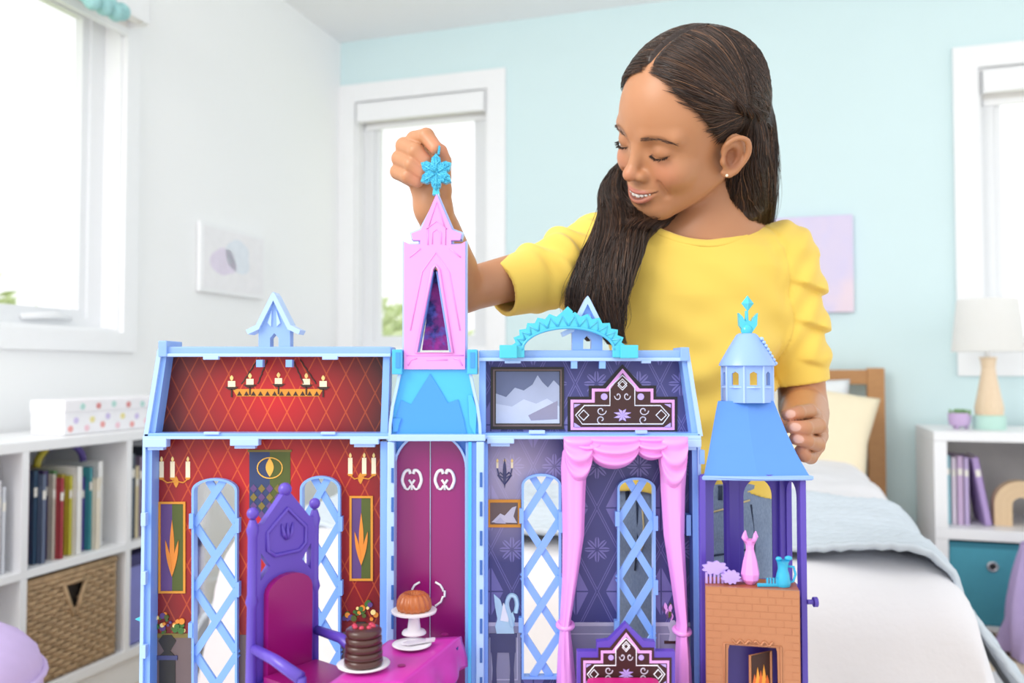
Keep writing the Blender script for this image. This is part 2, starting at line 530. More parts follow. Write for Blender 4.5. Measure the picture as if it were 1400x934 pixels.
M_PAGES = mat('book_pages', '#efe8da', .9, var=.05, scale=200)
def book(label, group, base, th, h, d, color, axis='Y', lean=0.0):
    """base = front lower corner of the spine in room coordinates; books stand with spines toward the room"""
    t = thing('book', label, 'book', base, group, room=True)
    key = 'cover_' + color.lstrip('#')
    mc = mat(key, color, .5, var=.05)
    R = Matrix.Rotation(lean, 4, 'X' if axis == 'Y' else 'Y')
    c = MB(); p = MB()
    if axis == 'Y':   # row runs along y, spine faces +x
        c.box((-d, 0, 0), (0, .003, h)); c.box((-d, th - .003, 0), (0, th, h)); c.box((-.004, 0, 0), (0, th, h))
        p.box((-d + .004, .003, .004), (-.004, th - .003, h - .004))
    else:             # row runs along x, spine faces -y
        c.box((0, 0, 0), (.003, d, h)); c.box((th - .003, 0, 0), (th, d, h)); c.box((0, 0, 0), (th, .004, h))
        p.box((.003, .004, .004), (th - .003, d - .004, h - .004))
    c.xform(R); p.xform(R)
    c.build('cover', mc, t); p.build('pages', M_PAGES, t)
    s = MB()
    if axis == 'Y': s.box((0, th * .15, h * .72), (.0006, th * .85, h * .82))
    else: s.box((th * .15, -.0006, h * .72), (th * .85, 0, h * .82))
    s.xform(R); s.build('spine_title', mat('spine_print', '#f2efe6', .6), t)
    return t
ORD = ['first', 'second', 'third', 'fourth', 'fifth', 'sixth', 'seventh', 'eighth', 'ninth', 'tenth', 'eleventh', 'twelfth', 'thirteenth', 'fourteenth', 'fifteenth', 'sixteenth', 'seventeenth', 'eighteenth', 'nineteenth', 'twentieth']
mid = [('#3f7f9f', 'blue', .014, .235), ('#4e9aa8', 'teal', .012, .25), ('#e7a8c8', 'pink', .010, .24), ('#35506b', 'navy', .013, .225), ('#6a7690', 'slate grey', .012, .215), ('#c9623f', 'rust red', .010, .205), ('#4b3f6b', 'dark purple', .016, .22), ('#d8d0c2', 'cream', .011, .21), ('#b23f49', 'crimson', .012, .20), ('#6fa06b', 'leaf green', .012, .215), ('#c7b04a', 'mustard', .012, .205), ('#d9d24c', 'yellow', .011, .20), ('#f1f0ec', 'white', .018, .222), ('#9aa7d8', 'periwinkle', .012, .205), ('#54489c', 'violet', .020, .19), ('#4aa3ad', 'turquoise', .010, .215), ('#efe6d2', 'ivory', .015, .185), ('#b8c9d6', 'pale blue', .012, .21), ('#f4f4f2', 'plain white', .020, .225)]
y = -2.006
for i, (c, n, th, h) in enumerate(mid):
    book('%s book, %s from the left in the cubby above the wicker basket' % (n, ORD[i]), 'books above the wicker basket', (SX - .02 - .012 * ((i * 7) % 4), y, .3985), th, h, .17, c)
    y += th + .0012
left = [('#e9b7a0', 'peach', .016, .20), ('#d8a73c', 'golden yellow', .020, .235), ('#efece6', 'white', .02, .24), ('#e6d7cf', 'beige', .016, .22), ('#c8c4cf', 'light grey', .018, .235), ('#6a5aa8', 'purple', .016, .228), ('#f0eef2', 'thin white', .012, .215), ('#dcdfe6', 'pale grey', .012, .2)]
y = -2.19
for i, (c, n, th, h) in enumerate(left):
    book('%s book at the left photo edge, %s in its cubby' % (n, ORD[i]), 'books at the left photo edge', (SX - .02, y, .3985), th, h, .17, c)
    y += th + .0012
right = [('#b7c7bf', 'sage green', .016, .22), ('#d97f6e', 'coral', .012, .21), ('#5d6673', 'charcoal', .014, .235), ('#e8d9b4', 'straw coloured', .013, .20), ('#8f7f9a', 'mauve', .015, .225), ('#c6504e', 'red', .012, .21), ('#3d4450', 'black', .02, .25), ('#dcdcd8', 'off-white', .02, .24)]
y = -1.674
for i, (c, n, th, h) in enumerate(right):
    book('%s book beside the toy castle roof, %s in the right-hand cubby' % (n, ORD[i]), 'books in the cubby next to the castle', (SX - .03, y, .3985), th, h, .17, c)
    y += th + .0012

# a purple headband lying over the books
t = thing('headband', 'curved purple and yellow band lying on top of the books', 'headband', (SX - .1, -1.82, .62), room=True)
_a = [Vector((0, .075 * math.cos(PI * k / 14), .055 * math.sin(PI * k / 14) + .002)) for k in range(15)]
MB().tube(_a[:11], .009, 8).build('band', mat('band_purple', '#6c5aa6', .5), t, smooth=True)
MB().tube(_a[10:], .0092, 8).build('band_end', mat('band_yellow', '#c9bb3f', .5), t, smooth=True)

# wicker basket: woven cords around stakes
M_WICK = mat('seagrass', '#b79a77', .85, var=.45, scale=60, bump=.5, bump_scale=250)
def basket(label, y0, y1, z0, z1, x0, x1):
    t = thing('wicker_basket', label, 'basket', (0, 0, z0), room=True)
    rows = 20
    st = MB(); H = z1 - z0
    def cordrow(k):
        z = .008 + (H - .016) * (k + .5) / rows
        pts = []
        path = [((x1, y0), (x1, y1), (1, 0)), ((x1, y1), (x0, y1), (0, 1)), ((x0, y0), (x1, y0), (0, -1))]
        m = MB()
        for (a, b, nrm) in path:
            L = math.dist(a, b); n = max(4, int(L / .0052)); pts = []
            for i in range(n + 1):
                f = i / n
                s = i * .0052 / .021 * PI + (k % 2) * PI
                d = .0035 * math.sin(s)
                pts.append((a[0] + (b[0] - a[0]) * f + nrm[0] * d, a[1] + (b[1] - a[1]) * f + nrm[1] * d, z))
            # leave the hand hole open in the front
            if nrm == (1, 0) and .60 < k / rows < .90:
                ym = (y0 + y1) / 2; hw = .034 * (k / rows - .52) / .38
                seg = [[p for p in pts if p[1] < ym - hw], [p for p in pts if p[1] > ym + hw]]
            else: seg = [pts]
            for sg in seg:
                if len(sg) > 2: m.tube(sg, .0068, 5)
        return m
    for k in range(rows): cordrow(k).build('woven_cord', M_WICK, t, smooth=True)
    n = int((y1 - y0) / .021)
    ym = (y0 + y1) / 2
    for i in range(n + 1):
        yy = y0 + (y1 - y0) * i / n
        if abs(yy - ym) < .02:
            st.tube([(x1, yy, .002), (x1, yy, H * .6)], .004, 5)
        else: st.tube([(x1, yy, .002), (x1, yy, H)], .004, 5)
    st.build('stakes', M_WICK, t, smooth=True)
    MB().tube([(x1, y0, H), (x1, y1, H), (x0, y1, H), (x0, y0, H)], .009, 6, closed=True).build('rim', M_WICK, t, smooth=True)
    MB().box((x0, y0 + .004, 0), (x1 - .002, y1 - .004, .006)).build('bottom', M_WICK, t)
    MB().box((x0 + .01, y0 + .012, .007), (x1 - .015, y1 - .012, H - .02)).build('lining', mat('basket_lining', '#3a332d', .9), t)
    hb = MB()
    for s in (-1, 1): hb.tube([(x1 + .005, ym + s * .004, H * .56), (x1 + .005, ym + s * .036, H * .9)], .006, 6)
    hb.tube([(x1 + .005, ym - .036, H * .9), (x1 + .005, ym + .036, H * .9)], .006, 6)
    hb.build('hand_hole_edge', M_WICK, t, smooth=True)
basket('square seagrass basket with a dark hand hole in the lower shelf cubby', -1.998, -1.722, .111, .362, .05, SX - .012)
# fabric bin right of it
t = thing('fabric_bin', 'periwinkle fabric bin in the lower cubby next to the castle', 'storage bin', (0, 0, .111), room=True)
MB().box((.04, -1.672, 0), (SX - .012, -1.366, .245), bev=.012).build('body', mat('bin_periwinkle', '#8d90d6', .9, bump=.3, bump_scale=500), t)
MB().box((.036, -1.675, .215), (SX - .008, -1.363, .247), bev=.006).build('rim', mat('bin_navy', '#4a4878', .9), t)
# patterned box and little wire rainbow on top
t = thing('patterned_box', 'white storage box with pastel dots on top of the shelf unit', 'box', (0.14, -1.86, .7005), room=True)
MB().box((0, 0, 0), (.11, .42, .072), bev=.004).build('body', mat('box_white', '#f2f1f5', .6), t)
MB().box((-.002, -.002, .058), (.113, .423, .09), bev=.004).build('lid', mat('box_lid', '#f4f2f6', .6), t)
rnd = random.Random(4)
for i in range(22):
    yy = .02 + .38 * i / 21; zz = (.018, .04, .073)[i % 3] + rnd.uniform(-.004, .004)
    col = ['#e9a3a0', '#cfc3e8', '#b7ddd6', '#f0c9d4', '#e7dc9a', '#d98f8f'][i % 6]
    xx = .113 if zz > .055 else .11
    MB().lathe([(.0085, 0), (.0085, .0008), (.007, .001)], 10, (xx, yy, zz), axis=(1, 0, 0)).build('dot', mat('dot' + col[1:], col, .6), t)
t = thing('wire_rainbow', 'mint green wire arch ornament on the shelf at the left photo edge', 'ornament', (0.17, -2.13, .7005), room=True)
for r in (.055, .038, .021):
    pts = [(0, -r, .003), (0, -r, .05)] + [(0, -r * math.cos(PI * k / 12), .05 + r * 1.0 * math.sin(PI * k / 12)) for k in range(1, 12)] + [(0, r, .05), (0, r, .003)]
    MB().tube(pts, .006, 8).build('arch', mat('mint_wire', '#a9d3cd', .5), t, smooth=True)
MB().box((-.02, -.065, 0), (.02, .065, .006), bev=.002).build('base', mat('mint_wire', '#a9d3cd'), t)

# lilac armchair corner at the bottom left, aqua pompoms above the window
t = thing('lilac_pouf', 'lilac quilted floor chair at the bottom left photo corner', 'chair', room=True)
c0 = Vector((.625, -2.56, 0))
t.matrix_world = ROOM @ Matrix.Translation((c0.x, c0.y, 0))
m = MB()
m.grid(32, 16, lambda u, v: Vector((.21 * math.cos(2 * PI * u) * (1 if v < .6 else math.cos((v - .6) / .4 * PI / 2)), .21 * math.sin(2 * PI * u) * (1 if v < .6 else math.cos((v - .6) / .4 * PI / 2)), .36 * min(1, v / .6) + (.10 * math.sin((v - .6) / .4 * PI / 2) if v > .6 else 0))))
M_LILAC = mat('lilac_fabric', '#c9b3e2', .9, var=.06, bump=.3, bump_scale=300)
m.build('seat_cushion', M_LILAC, t, smooth=True)
m = MB(); m.tube([(.212 * math.cos(2 * PI * k / 40), .212 * math.sin(2 * PI * k / 40), .355) for k in range(40)], .006, 6, closed=True); m.build('piping', M_LILAC, t, smooth=True)
t = thing('pompom_garland', 'aqua pompom garland hanging above the roller blind', 'garland', (0, 0, 0), room=True)
rnd = random.Random(8)
for k in range(7):
    px, py = 118 + k * 8, -8 + k * 4 + 5 * (k % 2)
    p = room_hit(px, py, 'X', .125 + .01 * (k % 2))
    MB().ball(p, (.026, .026, .026), 12, 8).build('pompom', mat('aqua_pom', '#a9dbdd', .95, var=.2, scale=120, bump=1, bump_scale=250, bump_dist=.004), t, smooth=True)
pa, pb = room_hit(112, -12, 'X', .125), room_hit(172, 22, 'X', .125)
MB().tube([pa, (pa + pb) / 2 + Vector((0, 0, -.01)), pb], .003, 6).build('cord', mat('aqua_pom', ''), t)

# ---------------------------------------------------------------- bed
BX0, BX1, BY0, BZ = 0.95, 2.25, -2.13, 0.535
HX1 = 2.36
t = thing('bed', 'oak bed with a slatted headboard against the aqua wall', 'bed', (0, 0, 0), room=True)
for x in (BX0 - .04, HX1 - .045):
    MB().box((x, -.10, 0), (x + .062, -.05, .875), bev=.004).build('headboard_post', M_OAK, t)
MB().box((BX0 + .02, -.095, .812), (HX1 - .044, -.055, .868), bev=.004).build('headboard_rail', M_OAK, t)
MB().box((BX0 + .02, -.095, .40), (HX1 - .044, -.055, .46), bev=.004).build('headboard_rail', M_OAK, t)
xx = BX0 + .07
while xx < HX1 - .1:
    MB().box((xx, -.085, .46), (xx + .05, -.065, .812), bev=.002).build('slat', M_OAK, t)
    xx += .118
for x in (BX0, BX1 - .06):
    MB().box((x, BY0 + .06, .18), (x + .03, -.1, .30), bev=.003).build('side_rail', M_OAK, t)
    MB().box((x, BY0 + .04, 0), (x + .06, BY0 + .10, .30), bev=.003).build('leg', M_OAK, t)
m = MB().box((BX0 + .02, BY0 + .04, .28), (BX1 - .02, -.11, .50), bev=.05)
m.build('mattress', mat('mattress_white', '#f0f0f2', .9), t)
def cloth(name, label, cat, y0, y1, top, hang, thick, m_, nx=90, ny=60, wr=.006, seed=0, foot=None, rib=None, flare=.05):
    """a spread lying on the bed: top flat, sides curving down to hang"""
    hw = (BX1 - BX0) / 2 + thick; xm = (BX0 + BX1) / 2; rc = .07
    rnd = random.Random(seed); ph = [rnd.uniform(0, 6.28) for _ in range(8)]
    def sect(d, half, R):
        """d = distance along the cloth from the centre; returns offset and drop"""
        a = abs(d); flat = half - R
        if a <= flat: return d, 0.0
        arc = R * PI / 2
        if a <= flat + arc:
            th = (a - flat) / R
            return math.copysign(flat + R * math.sin(th), d), R * (1 - math.cos(th))
        rest = a - flat - arc
        return math.copysign(half + rest * flare, d), R + rest
    Lx = (hw - rc) + rc * PI / 2 + hang
    def fn(u, v):
        d = (u * 2 - 1) * Lx
        x, dz = sect(d, hw, rc)
        y = y1 + (y0 - y1) * v
        dzf = 0
        if foot:
            full = abs(y0 - y1) + foot; s = v * full
            flat = abs(y0 - y1) - .08
            if s > flat:
                arc = .08 * PI / 2
                if s < flat + arc:
                    th = (s - flat) / .08; y = y1 - flat - .08 * math.sin(th); dzf = .08 * (1 - math.cos(th))
                else: y = y0 - (s - flat - arc) * .04; dzf = .08 + s - flat - arc
            else: y = y1 - s
        w = wr * (math.sin(x * 9 + ph[0] + 3 * y) + math.sin(y * 13 + ph[1] + x * 4) + .6 * math.sin(x * 23 - y * 17 + ph[2]) + .5 * math.sin(37 * y + ph[4] + 11 * x))
        fold = .02 * min(1, max(0, (dz - .06) / .25)) * (math.sin(y * 22 + ph[3]) + .5 * math.sin(y * 41 + ph[5]))
        if foot: fold *= 1 - min(1, dzf / .05)
        z = top + w * (1 if dz < .05 else .3) - dz - dzf
        if rib: z += rib(x, y) * (1 if dz < .03 else .4); x += math.copysign(rib(x, y) * (0 if dz < .03 else 1), d)
        z = max(z, .02)
        return Vector((xm + x + math.copysign(fold, d) * (1 if dz > .02 else 0), y - (.015 * math.sin(x * 19 + ph[6]) * min(1, dzf / .3) if foot else 0), z))
    t = thing(name, label, cat, room=True)
    m = MB().grid(nx, ny, fn)
    o = m.build(name + '_fabric', m_, t, smooth=True)
    sd = o.modifiers.new('thickness', 'SOLIDIFY'); sd.thickness = -thick * .8; sd.offset = 1
    return t
M_DUVET = mat('duvet_cotton', '#e9e7eb', .9, var=.03, scale=8, bump=.25, bump_scale=60, bump_dist=.004)
M_KNIT = mat('knit_blue_grey', '#ccd6df', .95, var=.06, scale=60, bump=.4, bump_scale=220)
cloth('duvet', 'white cotton duvet hanging over the foot of the bed', 'duvet', BY0 - .03, -.12, BZ + .012, .34, .025, M_DUVET, 120, 110, .006, 2, foot=.40, flare=.2)
def knit(x, y): return .005 * math.sin(y * 2 * PI / .028) + .002 * math.sin(x * 2 * PI / .03 + y * 90)
cloth('knitted_throw', 'pale blue grey ribbed knit throw across the bed', 'blanket', -2.06, -1.48, BZ + .036, .45, .012, M_KNIT, 180, 130, .006, 7, rib=knit, flare=.62)
# pillows
def pillow(label, c, sx, sz, th, m_, rot, group=None):
    t = thing('pillow', label, 'pillow', c, room=True, group=group)
    def fn(sgn):
        def f(u, v):
            a, b = u * 2 - 1, v * 2 - 1
            e = max(0, (1 - abs(a) ** 3.0)) * max(0, (1 - abs(b) ** 3.0))
            pin = 1 - .10 * (1 - abs(b)) * abs(a) ** 3 - 0
            pin2 = 1 - .10 * (1 - abs(a)) * abs(b) ** 3
            return Vector((a * sx / 2 * pin, sgn * th / 2 * e ** .5, b * sz / 2 * pin2))
        return f
    m = MB().grid(22, 22, fn(1)).grid(22, 22, fn(-1))
    m.xform(Euler(rot).to_matrix().to_4x4())
    m.build('cover', m_, t, smooth=True)
    return t
M_CREAM = mat('pillow_cream', '#f3e6c8', .9, var=.03, bump=.2, bump_scale=300)
pillow('cream square cushion with pointed corners leaning on the headboard', (2.13, -.36, .645), .36, .36, .13, M_CREAM, (-.45, .22, 0))
pillow('white bed pillow behind the cream cushion', (1.95, -.21, .66), .6, .36, .12, mat('pillow_white', '#eef1f4', .9), (-.30, 0, 0))

# ---------------------------------------------------------------- bedside unit
NX0, NX1, NY0, NY1 = 2.49, 3.3, -.42, -.03
t = thing('bedside_unit', 'white open bedside cube unit below the right window', 'nightstand', (0, 0, 0), room=True)
MB().box((NX0, NY0, .628), (NX1, NY1, .66), bev=.002).build('top_board', M_LAM, t)
MB().box((NX0, NY0 + .001, .30), (NX1, NY1, .335), bev=.002).build('middle_board', M_LAM, t)
MB().box((NX0, NY0 + .001, 0), (NX1, NY1, .018), bev=.002).build('bottom_board', M_LAM, t)
for x in (NX0, 2.90, NX1 - .04):
    MB().box((x, NY0 + .0005, .0185), (x + .04, NY1, .2995)).box((x, NY0 + .0005, .3355), (x + .04, NY1, .6275)).build('side_board', M_LAM, t)
MB().box((NX0 + .02, NY1, .01), (NX1 - .02, NY1 + .008, .65)).build('back_panel', mat('unit_back', '#dcdad8', .6), t)
t = thing('teal_bin', 'teal fabric storage bin with a metal eyelet in the bedside unit', 'storage bin', (2.533, NY0 + .012, .0185), room=True)
MB().box((0, 0, 0), (.354, .34, .268), bev=.008).build('body', mat('bin_teal', '#4f9fb4', .9, bump=.25, bump_scale=500), t)
MB().box((-.001, -.001, .255), (.355, .341, .272), bev=.003).build('rim', mat('bin_teal_dark', '#3b7f93', .9), t)
e = room_hit(1357, 775, 'Y', NY0 + .01); ez = e.z - .0185; ex = e.x - 2.533
m = MB(); m.tube([(ex + .014 * math.cos(2 * PI * k / 20), -.003, ez + .014 * math.sin(2 * PI * k / 20)) for k in range(20)], .0045, 6, closed=True)
m.build('eyelet', mat('eyelet_metal', '#d8d8da', .25, Metallic=1.0), t, smooth=True)
MB().lathe([(.012, 0), (.012, .001)], 16, (ex, -.0005, ez), axis=(0, -1, 0)).build('eyelet_hole', mat('eyelet_dark', '#2b2b2f', .9), t)
ns = [('#9ed0dc', 'sky blue', .018, .235), ('#e9dcec', 'pale pink', .015, .23), ('#cdb3d6', 'lilac', .020, .235), ('#c3b0da', 'lavender', .016, .23)]
x = 2.538
for i, (c, n, th, h) in enumerate(ns):
    book('%s book standing in the bedside unit' % n, 'books in the bedside unit', (x, NY0 + .09, .3355), th, h, .17, c, 'X'); x += th + .002
book('purple book leaning against the others in the bedside unit', 'books in the bedside unit', (x + .044, NY0 + .085, .3365), .022, .232, .17, '#b39ad0', 'X', lean=-.17)
M_ARCH = mat('arch_wood', '#e6c9a2', .6, var=.06)
t = thing('wooden_rainbow', 'pale wooden rainbow arch toy in the bedside unit', 'toy', (2.775, NY0 + .11, .3355), room=True)
for k, (r0, r1) in enumerate(((.083, .064), (.0635, .045), (.0445, .028))):
    n = 20
    out = [(-r0, 0)] + [(-r0 * math.cos(PI * i / n), .07 + r0 * math.sin(PI * i / n)) for i in range(n + 1)] + [(r0, 0)]
    inn = [(r1, 0)] + [(r1 * math.cos(PI * i / n), .07 + r1 * math.sin(PI * i / n)) for i in range(n + 1)] + [(-r1, 0)]
    MB().prism(out + inn, [], None, 0, .05).build('arch', M_ARCH, t)
# plant pot and lamp on top
t = thing('succulent_pot', 'small lilac pot with a green succulent on the bedside unit', 'plant pot', (2.601, -.25, .6605), room=True)
MB().lathe([(.022, .008), (.033, .012), (.037, .03), (.037, .056), (.033, .056), (.031, .04)], 20).build('pot', mat('pot_lilac', '#cdb2dc', .5), t, smooth=50)
for a in range(3): MB().tube([(.022 * math.cos(a * 2.1), .022 * math.sin(a * 2.1), 0), (.022 * math.cos(a * 2.1), .022 * math.sin(a * 2.1), .012)], .006, 6).build('foot', mat('pot_lilac', ''), t)
MB().lathe([(.031, .04), (.031, .047)], 16).build('soil', mat('soil', '#5b4a38', .9), t)
_lf = MB().ball((0, 0, .012), (.006, .0035, .014), 6, 5).mesh('leaf', mat('succulent_green', '#79a86b', .6, var=.2), True)
rnd = random.Random(3)
for k in range(34):
    a, r = rnd.uniform(0, 6.28), rnd.uniform(0, .030)
    o = bpy.data.objects.new('leaf', _lf); COL.objects.link(o); o.parent = t
    o.location = (r * math.cos(a), r * math.sin(a), .044); o.rotation_euler = (rnd.uniform(-.5, .5), rnd.uniform(-.5, .5), a)
t = thing('table_lamp', 'turned pine table lamp with a mint base and white shade', 'lamp', (2.695, -.25, .6605), room=True)
MB().lathe([(.052, 0), (.052, .046), (.045, .05)], 28).build('base', mat('lamp_mint', '#bfe3d8', .5), t, smooth=40)
def facet(tt, h): return 1 + .02 * math.cos(8 * tt)
MB().lathe([(.045, .05), (.047, .075), (.036, .13), (.025, .19), (.022, .215), (.026, .245), (.03, .252)], 16).build('body', M_PINE, t)
MB().lathe([(.012, .252), (.012, .30), (.02, .30), (.02, .34), (.0, .35)], 12).build('socket', M_TRIM, t)
m = MB(); n = 40
pr = [(.116, .272), (.096, .455)]
for (ra, ha), (rb, hb) in (pr,):
    vs = []
    for q in (0, .0015):
        for r, h in ((ra - q, ha), (rb - q, hb)):
            vs += [(r * math.cos(2 * PI * k / n), r * math.sin(2 * PI * k / n), h) for k in range(n)]
    fs = []
    for k in range(n):
        l = (k + 1) % n
        fs += [(k, l, n + l, n + k), (2 * n + l, 2 * n + k, 3 * n + k, 3 * n + l), (k, 2 * n + k, 2 * n + l, l), (n + k, n + l, 3 * n + l, 3 * n + k)]
    m.add(vs, fs)
_ms = Mat('lamp_shade_linen'); _ms.set(Base_Color=lin('#fdfcfb'), Roughness=.8, Subsurface_Weight=0.0)
_td = _ms.node('ShaderNodeBsdfTranslucent'); _td.inputs[0].default_value = lin('#fdfcfa'); _mx = _ms.node('ShaderNodeMixShader'); _mx.inputs[0].default_value = .6
_ms.nt.links.new(_ms.b.outputs[0], _mx.inputs[1]); _ms.nt.links.new(_td.outputs[0], _mx.inputs[2]); _ms.nt.links.new(_mx.outputs[0], _ms.nt.nodes['Material Output'].inputs['Surface'])
m.build('shade', _ms.m, t, smooth=40)
m = MB()
for a in range(3): m.tube([(.018 * math.cos(a * 2.09), .018 * math.sin(a * 2.09), .31), (.113 * math.cos(a * 2.09), .113 * math.sin(a * 2.09), .275)], .0015, 5)
m.build('shade_spider', mat('lamp_wire', '#d8d8d8', .3, Metallic=1.0), t)

# lilac throw heaped on the floor at the right edge, grey rug
t = thing('lilac_throw', 'lilac throw draped in folds at the right photo edge', 'throw', (0, 0, 0), room=True)
c0 = room_hit(1402, 885, 'Z', 0.02)
def fnt(u, v):
    a = 2 * PI * u; z = .33 * v
    r = (.13 - .06 * v) * (1 + .16 * math.sin(7 * a + 4 * v) + .08 * math.sin(13 * a))
    return Vector((c0.x + .07 + r * math.cos(a), c0.y + r * math.sin(a), .003 + z))
m = MB().grid(80, 20, fnt); m.build('folds', mat('throw_lilac', '#bda9d8', .95, bump=.3, bump_scale=200), t, smooth=True)
t = thing('floor_rug', 'pale grey rug on the floor beside the bed', 'rug', (2.46, -2.6, 0.0005), room=True)
MB().box((0, 0, 0), (1.3, 1.75, .012), bev=.005).build('pile', mat('rug_grey', '#d5d6da', .95, var=.06, scale=90, bump=.6, bump_scale=300), t)
MB().box((-.012, -.01, 0), (1.312, 0, .008)).box((-.012, 1.75, 0), (1.312, 1.76, .008)).build('border', mat('rug_edge', '#c9cad0', .95), t)
# ================================================================ play table under the toy castle
TZ = 0.505
t = thing('play_table', 'low white play table under the toy castle', 'table', (0, 0, 0))
MB().box((-.46, .50, TZ - .03), (.46, .905, TZ), bev=.006).build('tabletop', M_LAM, t)
for x in (-.43, .39):
    for y in (.53, .845): MB().box((x, y, 0), (x + .04, y + .04, TZ - .03), bev=.003).build('leg', M_PINE, t)
MB().box((-.40, .55, TZ - .08), (.40, .565, TZ - .03)).box((-.40, .85, TZ - .08), (.40, .865, TZ - .03)).build('apron', M_LAM, t)

# ================================================================ toy castle
CB = Vector((0.0, .80, TZ + .0005))
def plastic(name, color, rough=.35, trans=0.0, alpha=1.0, **kw):
    M = Mat(name)
    n = M.noise(14, 2)
    c = lin(color); d = tuple(x * .93 for x in c[:3]) + (1,)
    M.set(Base_Color=M.mix(n, d, c), Roughness=rough, Coat_Weight=.25, Coat_Roughness=.2, Transmission_Weight=trans, Alpha=alpha, **kw)
    return M.m
P_BLUE = plastic('castle_blue_plastic', '#84b1f6', .38)
P_LIGHT = plastic('castle_pale_blue_plastic', '#aecdfb', .35)
P_FROST = plastic('castle_frosted_blue', '#93bbf9', .4, alpha=.82)
P_CYAN = plastic('castle_cyan_plastic', '#45b9f2', .3)
P_CYAN_T = plastic('castle_cyan_clear', '#52c4f3', .25, alpha=.9)
P_DEEP = plastic('castle_deep_blue', '#3f96ee', .3)
P_PINK = plastic('castle_pink_plastic', '#f29dea', .4)
P_MAG = plastic('castle_magenta_plastic', '#92056b', .33)
P_PURP = plastic('castle_purple_plastic', '#5a44b4', .4)
P_ROOF = plastic('turret_roof_blue', '#5590e8', .35)
P_TUR = plastic('turret_pale_blue', '#93b6f6', .38)
P_AQUA = plastic('aqua_clear_plastic', '#4ed0e8', .15, alpha=.85)
P_WHITE = plastic('white_plastic', '#f4f1f2', .35)
P_BRONZE = plastic('bronze_plastic', '#bb7d55', .42, Metallic=.2)
P_DARKSLOT = plastic('slot_shadow_blue', '#2f62b0', .5)

def pts(lst, Y): return [(lambda p: (p.x, p.z))(at(a, b, Y)) for a, b in lst]
def pw(n, Y=.8): return n * Y / F_PX       # pixels to metres
class CP(MB):
    """shapes of the castle, given by pixel outline, drawn at depth Y and extruded y0..y1 (world)"""
    def poly(s, outline, Y, y0, y1, holes=()):
        return s.prism(pts(outline, Y), [pts(h, Y) for h in holes], None, y0, y1)
    def rect(s, x0, y0_, x1, y1_, Y, a, b, bev=0.0):
        p, q = at(x0, y1_, Y), at(x1, y0_, Y)
        return s.box((p.x, a, p.z), (q.x, b, q.z), bev=bev)
    def disc(s, px, py, r, Y, a, b, n=16, ry=None):
        return s.poly([(px + r * math.cos(2 * PI * k / n), py + (ry or r) * math.sin(2 * PI * k / n)) for k in range(n)], Y, a, b)
    def line(s, path, Y, r, n=6, closed=False, soft=0):
        if soft:
            P_ = [Vector(p) for p in path]; Q_ = [P_[0] * 2 - P_[1]] + P_ + [P_[-1] * 2 - P_[-2]]; path = []
            for i in range(len(P_) - 1):
                a, b, c, d = Q_[i:i + 4]
                for k in range(soft + (i == len(P_) - 2)):
                    f = k / soft
                    path.append(.5 * (2 * b + (c - a) * f + (2 * a - 5 * b + 4 * c - d) * f ** 2 + (3 * b - a - 3 * c + d) * f ** 3))
        return s.tube([at(a, b, Y) for a, b in path], r, n, closed)
    def out(s, name, m, parent, smooth=False): return s.build(name, m, parent, smooth, origin=CB)

def wallpaper_red(name, cx, cz, sx, sz):
    M = Mat(name)
    (x, y, z), vec = M.coords('Object')
    u, v = x * (1 / .0185), z * (1 / .036)
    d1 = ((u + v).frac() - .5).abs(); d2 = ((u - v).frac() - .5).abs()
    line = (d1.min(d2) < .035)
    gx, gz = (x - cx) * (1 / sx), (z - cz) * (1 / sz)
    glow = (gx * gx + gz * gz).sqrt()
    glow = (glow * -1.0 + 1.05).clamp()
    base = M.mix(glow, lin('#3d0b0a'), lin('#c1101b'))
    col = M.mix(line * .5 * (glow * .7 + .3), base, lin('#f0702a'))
    M.set(Base_Color=col, Roughness=.45)
    return M.m
def wallpaper_purple(name, lightx, lightz, light):
    M = Mat(name)
    (x, y, z), vec = M.coords('Object')
    w, h = .040, .078
    a, b = x * (1 / w) + z * (1 / h), x * (1 / w) - z * (1 / h)
    fa, fb = a.frac() - .5, b.frac() - .5
    par = (a.floor() + b.floor()).mod2()
    lx, lz = (fa + fb) * (w / 2), (fa - fb) * (h / 2)
    r = (lx * lx + lz * lz).sqrt()
    th = lz.atan2(lx)
    star = r < (((th * 4.0).cos().abs() * .0075) + .0045)
    star = star * ((lx.abs() * 1.0).min(lz.abs()) > .0006) * (((lx.abs() - lz.abs()).abs()) > .0008)
    dia = (fa.abs().max(fb.abs()) < .30) * (lx.abs().min(lz.abs()) > .0007)
    motif = star * par + dia * (par * -1.0 + 1.0)
    edge = (fa.abs().max(fb.abs()) > .462) * (fa.abs().max(fb.abs()) < .485)
    n = M.noise(9, 3)
    base = M.mix(n, lin('#34356f'), lin('#484984'))
    mot = M.mix(n, lin('#625f9f'), lin('#7b77b2'))
    col = M.mix((motif + edge * .7).clamp(), base, mot)
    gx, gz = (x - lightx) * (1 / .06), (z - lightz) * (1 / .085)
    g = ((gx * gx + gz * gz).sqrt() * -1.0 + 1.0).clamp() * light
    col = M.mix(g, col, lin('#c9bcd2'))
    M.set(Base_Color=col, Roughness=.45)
    return M.m
def cl(px, py, Y=.797):
    p = at(px, py, Y) - CB; return p.x, p.z
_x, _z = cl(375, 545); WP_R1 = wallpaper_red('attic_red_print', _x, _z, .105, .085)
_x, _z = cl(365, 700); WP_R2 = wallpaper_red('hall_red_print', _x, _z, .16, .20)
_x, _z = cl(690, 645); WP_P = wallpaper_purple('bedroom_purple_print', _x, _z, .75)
WP_P2 = wallpaper_purple('attic_purple_print', 9, 9, 0.0)
